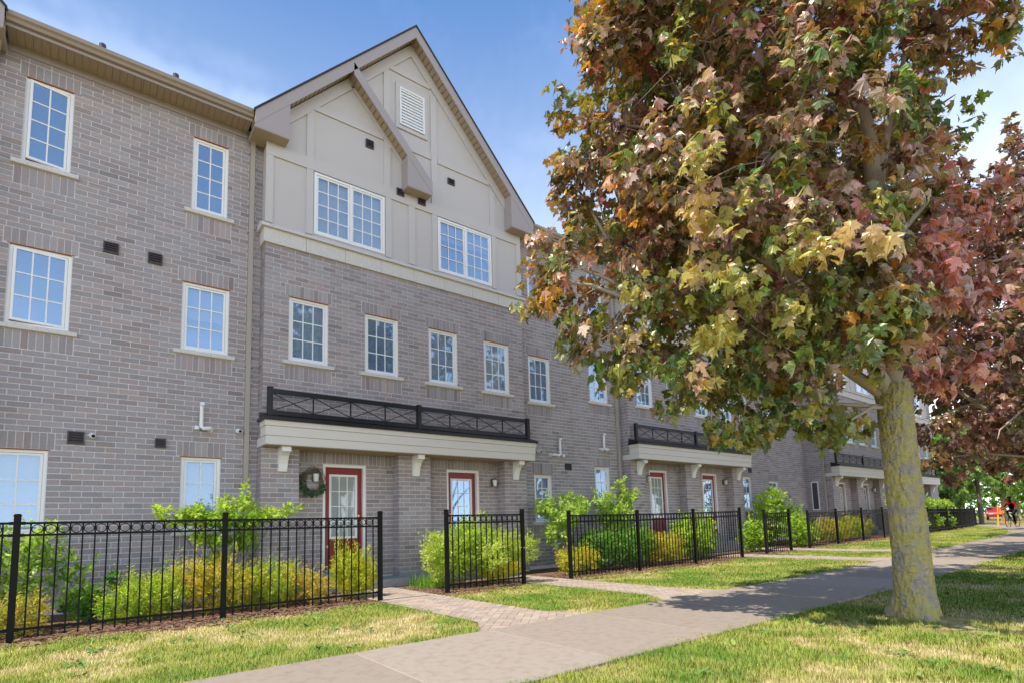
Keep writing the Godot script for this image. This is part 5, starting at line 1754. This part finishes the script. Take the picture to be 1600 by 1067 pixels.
	for q in 26:
		xf.append(Transform3D(Basis(Vector3.UP, rng.randf() * TAU).scaled(Vector3.ONE * rng.randf_range(0.6, 1.1)), Vector3(rng.randf_range(-0.45, 0.5), 0.01, rng.randf_range(-0.3, 0.25))))
		var c := Color(0.16, 0.33, 0.03) * rng.randf_range(0.8, 1.2)
		cols.append(Color(c.r, c.g, c.b))
	var gc := thing("grass_clump", "bright green grass clump at the brick pier beside the path", "grass", Vector3(5.45, 0.014, 1.35))
	scatter("blades", gt, M.grass, xf, cols, gc)

func build_trees() -> void:
	var leaf := [maple_leaf_mesh(0.7, 0.04), maple_leaf_mesh(1.5, -0.08), maple_leaf_mesh(2.4, 0.12)]
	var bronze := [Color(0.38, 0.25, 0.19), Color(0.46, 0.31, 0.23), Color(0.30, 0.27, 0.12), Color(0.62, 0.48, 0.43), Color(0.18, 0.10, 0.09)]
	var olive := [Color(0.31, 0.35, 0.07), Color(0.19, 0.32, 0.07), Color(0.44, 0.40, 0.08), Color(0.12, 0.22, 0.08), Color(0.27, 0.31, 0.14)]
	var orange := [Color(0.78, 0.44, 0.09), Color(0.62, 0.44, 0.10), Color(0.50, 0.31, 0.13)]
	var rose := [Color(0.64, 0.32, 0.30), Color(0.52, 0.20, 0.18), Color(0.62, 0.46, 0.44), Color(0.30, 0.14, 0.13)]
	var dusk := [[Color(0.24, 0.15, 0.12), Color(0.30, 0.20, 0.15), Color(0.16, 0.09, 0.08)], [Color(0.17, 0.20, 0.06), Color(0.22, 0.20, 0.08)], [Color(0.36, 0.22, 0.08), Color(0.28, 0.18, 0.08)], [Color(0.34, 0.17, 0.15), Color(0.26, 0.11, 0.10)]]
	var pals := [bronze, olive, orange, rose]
	var at := Vector3(7.42, 0, 8.67)
	var world := [[4.55,6.59,7.19,0.67],[4.53,7.16,7.62,1.04],[4.58,5.89,6.72,0.38],[4.98,5.36,6.79,0.79],[4.55,5.18,6.50,0.42],[4.68,4.23,6.37,0.64],[4.27,4.05,6.16,0.29],[5.02,3.53,6.63,0.71],[5.38,2.97,6.98,0.56],[5.86,2.79,7.42,0.55],[6.42,2.33,7.86,0.45],[6.78,2.19,8.39,0.39],[6.13,2.46,7.56,0.36],[5.07,5.99,7.96,1.20],[5.08,4.63,7.78,1.23],[5.32,3.51,7.99,1.00],[5.64,5.08,8.75,1.03],[5.67,3.78,8.75,0.94],[6.21,2.92,8.46,0.65],[5.43,7.13,8.57,1.47],[6.19,6.47,9.37,0.93],[6.74,6.02,9.72,0.58],[6.88,6.07,10.06,0.26],[7.15,5.53,9.49,0.40],[7.18,4.74,9.21,0.52],[7.68,4.48,9.41,0.42],[7.33,3.64,9.30,0.57],[7.42,3.54,9.62,0.24],[7.67,2.89,8.96,0.43],[7.94,2.93,9.26,0.35],[6.83,5.97,6.82,1.46],[7.40,6.50,7.94,1.55],[7.88,4.53,7.56,1.35],[5.77,6.89,6.59,0.91],[6.46,7.90,7.93,1.58],[7.93,5.24,8.63,0.86],[8.22,3.85,8.41,0.76],[6.22,5.13,6.11,0.88],[7.12,4.02,6.59,0.98],[7.95,6.78,6.72,1.67],[9.10,6.40,7.64,1.56],[6.79,7.87,6.77,1.17],[7.53,3.47,7.46,0.66],[8.82,5.24,6.66,1.32],[6.45,3.09,8.99,0.43],[6.55,3.61,9.20,0.39],[6.02,4.16,8.97,0.47],[6.54,2.77,8.99,0.28],[5.93,3.24,8.89,0.46]]
	var lobes: Array = []
	for l in world: lobes.append([l[0] - at.x, l[1], l[2] - at.z, l[3]])
	var P := func(x: float, y: float, z: float) -> Vector3: return Vector3(x, y, z) - at
	var fork: Vector3 = P.call(7.36, 2.62, 8.70)
	var leaders := [[Vector3(0, -0.12, 0), fork],
		[[fork - Vector3(0, 0.25, 0), P.call(7.22, 3.7, 8.78), P.call(7.02, 4.75, 8.82), P.call(6.9, 5.45, 8.85), P.call(6.5, 6.7, 8.7), P.call(6.2, 8.2, 8.5)], 0.155, 0.03],
		[[P.call(7.02, 4.75, 8.82), P.call(6.98, 5.4, 9.0), P.call(6.8, 6.1, 9.3)], 0.07, 0.02],
		[[fork - Vector3(0, 0.2, 0), P.call(6.7, 3.2, 8.55), P.call(6.0, 3.75, 8.25), P.call(5.3, 4.3, 7.8)], 0.085, 0.03],
		[[fork - Vector3(0, 0.2, 0), P.call(6.75, 3.05, 8.2), P.call(5.9, 3.4, 7.5), P.call(5.1, 3.7, 6.9)], 0.075, 0.025],
		[[P.call(7.22, 3.7, 8.78), P.call(6.7, 4.7, 8.1), P.call(6.1, 5.8, 7.4), P.call(5.4, 6.7, 7.2)], 0.09, 0.025],
		[[P.call(7.22, 3.7, 8.78), P.call(7.6, 4.6, 8.2), P.call(7.9, 5.6, 7.4), P.call(8.1, 6.6, 6.9)], 0.085, 0.025],
		[[P.call(7.15, 4.0, 8.8), P.call(7.3, 4.4, 9.0), P.call(7.5, 4.7, 9.2)], 0.05, 0.02],
		[[fork - Vector3(0, 0.2, 0), P.call(7.6, 3.0, 8.9), P.call(7.8, 3.3, 9.1)], 0.05, 0.02],
		[[fork - Vector3(0, 0.2, 0), P.call(7.5, 3.2, 8.0), P.call(7.7, 3.9, 7.0)], 0.07, 0.025]]
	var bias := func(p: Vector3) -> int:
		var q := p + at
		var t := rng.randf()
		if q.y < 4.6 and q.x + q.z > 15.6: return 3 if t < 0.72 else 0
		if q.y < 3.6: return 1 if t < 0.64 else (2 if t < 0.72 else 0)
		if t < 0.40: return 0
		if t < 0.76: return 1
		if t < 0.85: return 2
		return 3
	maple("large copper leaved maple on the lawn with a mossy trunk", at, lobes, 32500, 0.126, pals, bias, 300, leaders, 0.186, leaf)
	# the next trees of the row, trunks beyond the right edge of the picture
	var any := func(_p: Vector3) -> int:
		var t := rng.randf()
		return 0 if t < 0.4 else (1 if t < 0.6 else (2 if t < 0.75 else 3))
	var gl := [[Vector3(0, -0.1, 0), Vector3(0.05, 2.4, 0)], [[Vector3(0.05, 2.2, 0), Vector3(0.1, 4, 0.1), Vector3(0, 6, 0), Vector3(0, 7.5, 0)], 0.15, 0.03], [[Vector3(0.05, 2.2, 0), Vector3(-0.9, 3.4, 0.3), Vector3(-1.7, 4.2, 0.5)], 0.09, 0.03], [[Vector3(0.05, 2.2, 0), Vector3(0.8, 3.4, -0.5), Vector3(1.6, 4.2, -0.9)], 0.09, 0.03], [[Vector3(0.05, 2.6, 0), Vector3(-0.2, 3.6, -1.0), Vector3(-0.4, 4.6, -1.8)], 0.08, 0.03]]
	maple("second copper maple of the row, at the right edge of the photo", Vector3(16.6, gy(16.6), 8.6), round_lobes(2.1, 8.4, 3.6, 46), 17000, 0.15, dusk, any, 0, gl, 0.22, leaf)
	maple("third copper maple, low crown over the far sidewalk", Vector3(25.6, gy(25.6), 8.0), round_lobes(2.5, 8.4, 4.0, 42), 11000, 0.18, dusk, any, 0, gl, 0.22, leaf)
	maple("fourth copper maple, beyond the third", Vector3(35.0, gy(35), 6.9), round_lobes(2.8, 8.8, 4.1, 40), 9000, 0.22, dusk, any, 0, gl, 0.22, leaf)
	# green trees closing the street
	var gp := [[Color(0.20, 0.38, 0.07), Color(0.26, 0.46, 0.09)], [Color(0.15, 0.30, 0.06), Color(0.32, 0.50, 0.12)]]
	var two := func(_p: Vector3) -> int: return rng.randi() % 2
	var spots := [[50.5, -1.5, 7.0, 3.2, "bright green tree at the end of the row, left of the pole"], [56.0, -3.5, 8.0, 3.6, "green tree behind the utility pole"], [63.0, -8.0, 9.0, 4.2, "rounded green tree at the end of the street"], [60.0, 3.5, 8.5, 4.0, "green tree above the cyclist"], [70.0, -2.0, 10.0, 5.0, "tall dark green tree far down the street"], [52.0, 7.5, 9.0, 4.4, "dark green tree at the right edge far away"], [76.0, -9.0, 11.0, 5.0, "wide green tree behind the end of the row"], [82.0, -3.0, 12.0, 5.5, "large green tree behind the red car"], [74.0, 5.0, 11.0, 5.0, "green tree far behind the cyclist"]]
	for s in spots:
		maple(s[4], Vector3(s[0], gy(s[0]), s[1]), round_lobes(2.0, s[2], s[3], 32), 6500, 0.34, gp, two, 0, gl, 0.2, leaf, "leafy_tree", "green trees at the end of the street")
	# trees over the road whose reflections stand in the panes
	for s in [[15.5, 28.0, "tree across the road mirrored in the middle windows"], [24.0, 28.0, "tree across the road mirrored in the right windows"]]:
		maple(s[2], Vector3(s[0], gy(s[0]), s[1]), round_lobes(8.0, 17.5, 5.2, 44), 12000, 0.24, pals, any, 0, gl, 0.25, leaf, "maple_tree", "trees across the road")

func build_far() -> void:
	cyclist(Vector3(42.0, gy(42), 6.77 + bend(42.0)), -PI / 2 - 0.2)
	parked_car(Vector3(82.0, 0.2, -4.9), PI + 0.19)
	var t := thing("barricade", "orange and yellow tripod barricade at the end of the fence", "barricade", Vector3(44.5, gy(44.5), 2.35))
	for q in [[Vector3(0, 0, 0.0), M.yellow], [Vector3(0.1, 0, 0.42), M.orange], [Vector3(0.3, 0, -0.1), M.yellow]]:
		var b := MB.new()
		b.bar(q[0], Vector3(0.08, 1.35, 0.06), 0.09, 0.04)
		mpart("leg", b, q[1], t)
	boxpart("board", Vector3(-0.05, 0.8, 0.0), Vector3(0.02, 0.98, 0.35), M.orange, t)
	var p := thing("utility_pole", "dark wooden utility pole between the far green trees", "pole", Vector3(52.0, gy(52), 0.0))
	var b := MB.new()
	b.tube([Vector3(0, -0.2, 0), Vector3(0.1, 6.5, 0)], [0.16, 0.12], 10)
	mpart("shaft", b, M.pole, p)
	var a := MB.new()
	a.box(Vector3(-0.7, 6.0, -0.05), Vector3(0.9, 6.12, 0.05))
	mpart("crossarm", a, M.pole, p)
	# wreath on the wall beside the first door
	var w := thing("wreath", "twig wreath with green leaves hanging left of the first door", "wreath", Vector3(3.56, 2.12, 0.06))
	var tw := MB.new()
	for k in 26:
		var pts: Array = []
		var rad: Array = []
		var a0 := rng.randf() * TAU
		var rr := rng.randf_range(0.15, 0.22)
		var oz := rng.randf_range(-0.02, 0.05)
		for q in 9:
			var an := a0 + q * 0.32
			var r2 := rr + rng.randf_range(-0.015, 0.015) + 0.03 * sin(q * 0.8 + k)
			pts.append(Vector3(cos(an) * r2, sin(an) * r2 * 1.15, oz + rng.randf_range(-0.01, 0.01)))
			rad.append(0.005)
		tw.tube(pts, rad, 4, false)
	mpart("twigs", tw, M.twig, w)
	var xf: Array = []
	var cols := PackedColorArray()
	for k in 130:
		var an := rng.randf_range(PI * 0.85, PI * 1.9)
		var r2 := rng.randf_range(0.14, 0.25)
		xf.append(Transform3D(aim(rdir() + Vector3(cos(an), sin(an), 0), Vector3(0, 0, 1) + rdir() * 0.6).scaled_local(Vector3.ONE * rng.randf_range(0.06, 0.11)), Vector3(cos(an) * r2, sin(an) * r2 * 1.2, 0.04)))
		var c := Color(0.05, 0.13, 0.05).lerp(Color(0.12, 0.2, 0.15), rng.randf())
		cols.append(Color(c.r, c.g, c.b))
	scatter("leaves", oval_leaf(0.26), M.shrub, xf, cols, w)

func build_grass() -> void:
	var nz := FastNoiseLite.new()
	nz.seed = 5
	nz.frequency = 0.06
	nz.fractal_octaves = 3
	var meshes: Array = []
	for k in 4: meshes.append(tuft_mesh(24, 0.085, 0.056))
	grass_zone("verge_grass", "patchy grass strip between the fence and the sidewalk", -2.5, 50.0, func(x): return 2.64 + bend(x) * 0.38, func(x): return 5.88 + bend(x), true, 420.0, meshes, nz, func(px, pz): return 0.16 * clampf((5.0 - pz) / 2.0, 0, 1) + (0.06 if px < 4 else -0.12))
	grass_zone("lawn_grass", "mown lawn around the maple on the near side of the sidewalk", 0.5, 34.0, func(x): return 7.64 + bend(x), func(_x): return 13.2, false, 460.0, meshes, nz, func(px, pz): return 0.10 * clampf((pz - 8.2) / 1.5, -1.5, 1.0))
	# broad-leaved weeds in the turf
	var xf: Array = []
	var cols := PackedColorArray()
	for k in 150:
		var px := rng.randf_range(-1.0, 16.0)
		var pz := rng.randf_range(3.0, 5.7) if k < 75 else rng.randf_range(7.9, 11.5)
		if k < 75 and in_path(px, pz): continue
		var green := Color(0.10, 0.22, 0.05).lerp(Color(0.24, 0.34, 0.09), rng.randf())
		for m in rng.randi_range(7, 16):
			var a := rng.randf() * TAU
			var s := rng.randf_range(0.04, 0.085)
			xf.append(Transform3D(aim(Vector3(cos(a), rng.randf_range(0.2, 0.9), sin(a)), Vector3.UP + rdir() * 0.3).scaled_local(Vector3(s, s, s)), Vector3(px + rng.randfn(0, 0.05), gy(px) + 0.015, pz + rng.randfn(0, 0.05))))
			var c := green * rng.randf_range(0.8, 1.25)
			cols.append(Color(c.r, c.g, c.b))
	tag(scatter("lawn_weeds", oval_leaf(0.26), M.grass, xf, cols, self), "broad leaved weeds scattered through the grass", "weeds", "", "stuff")
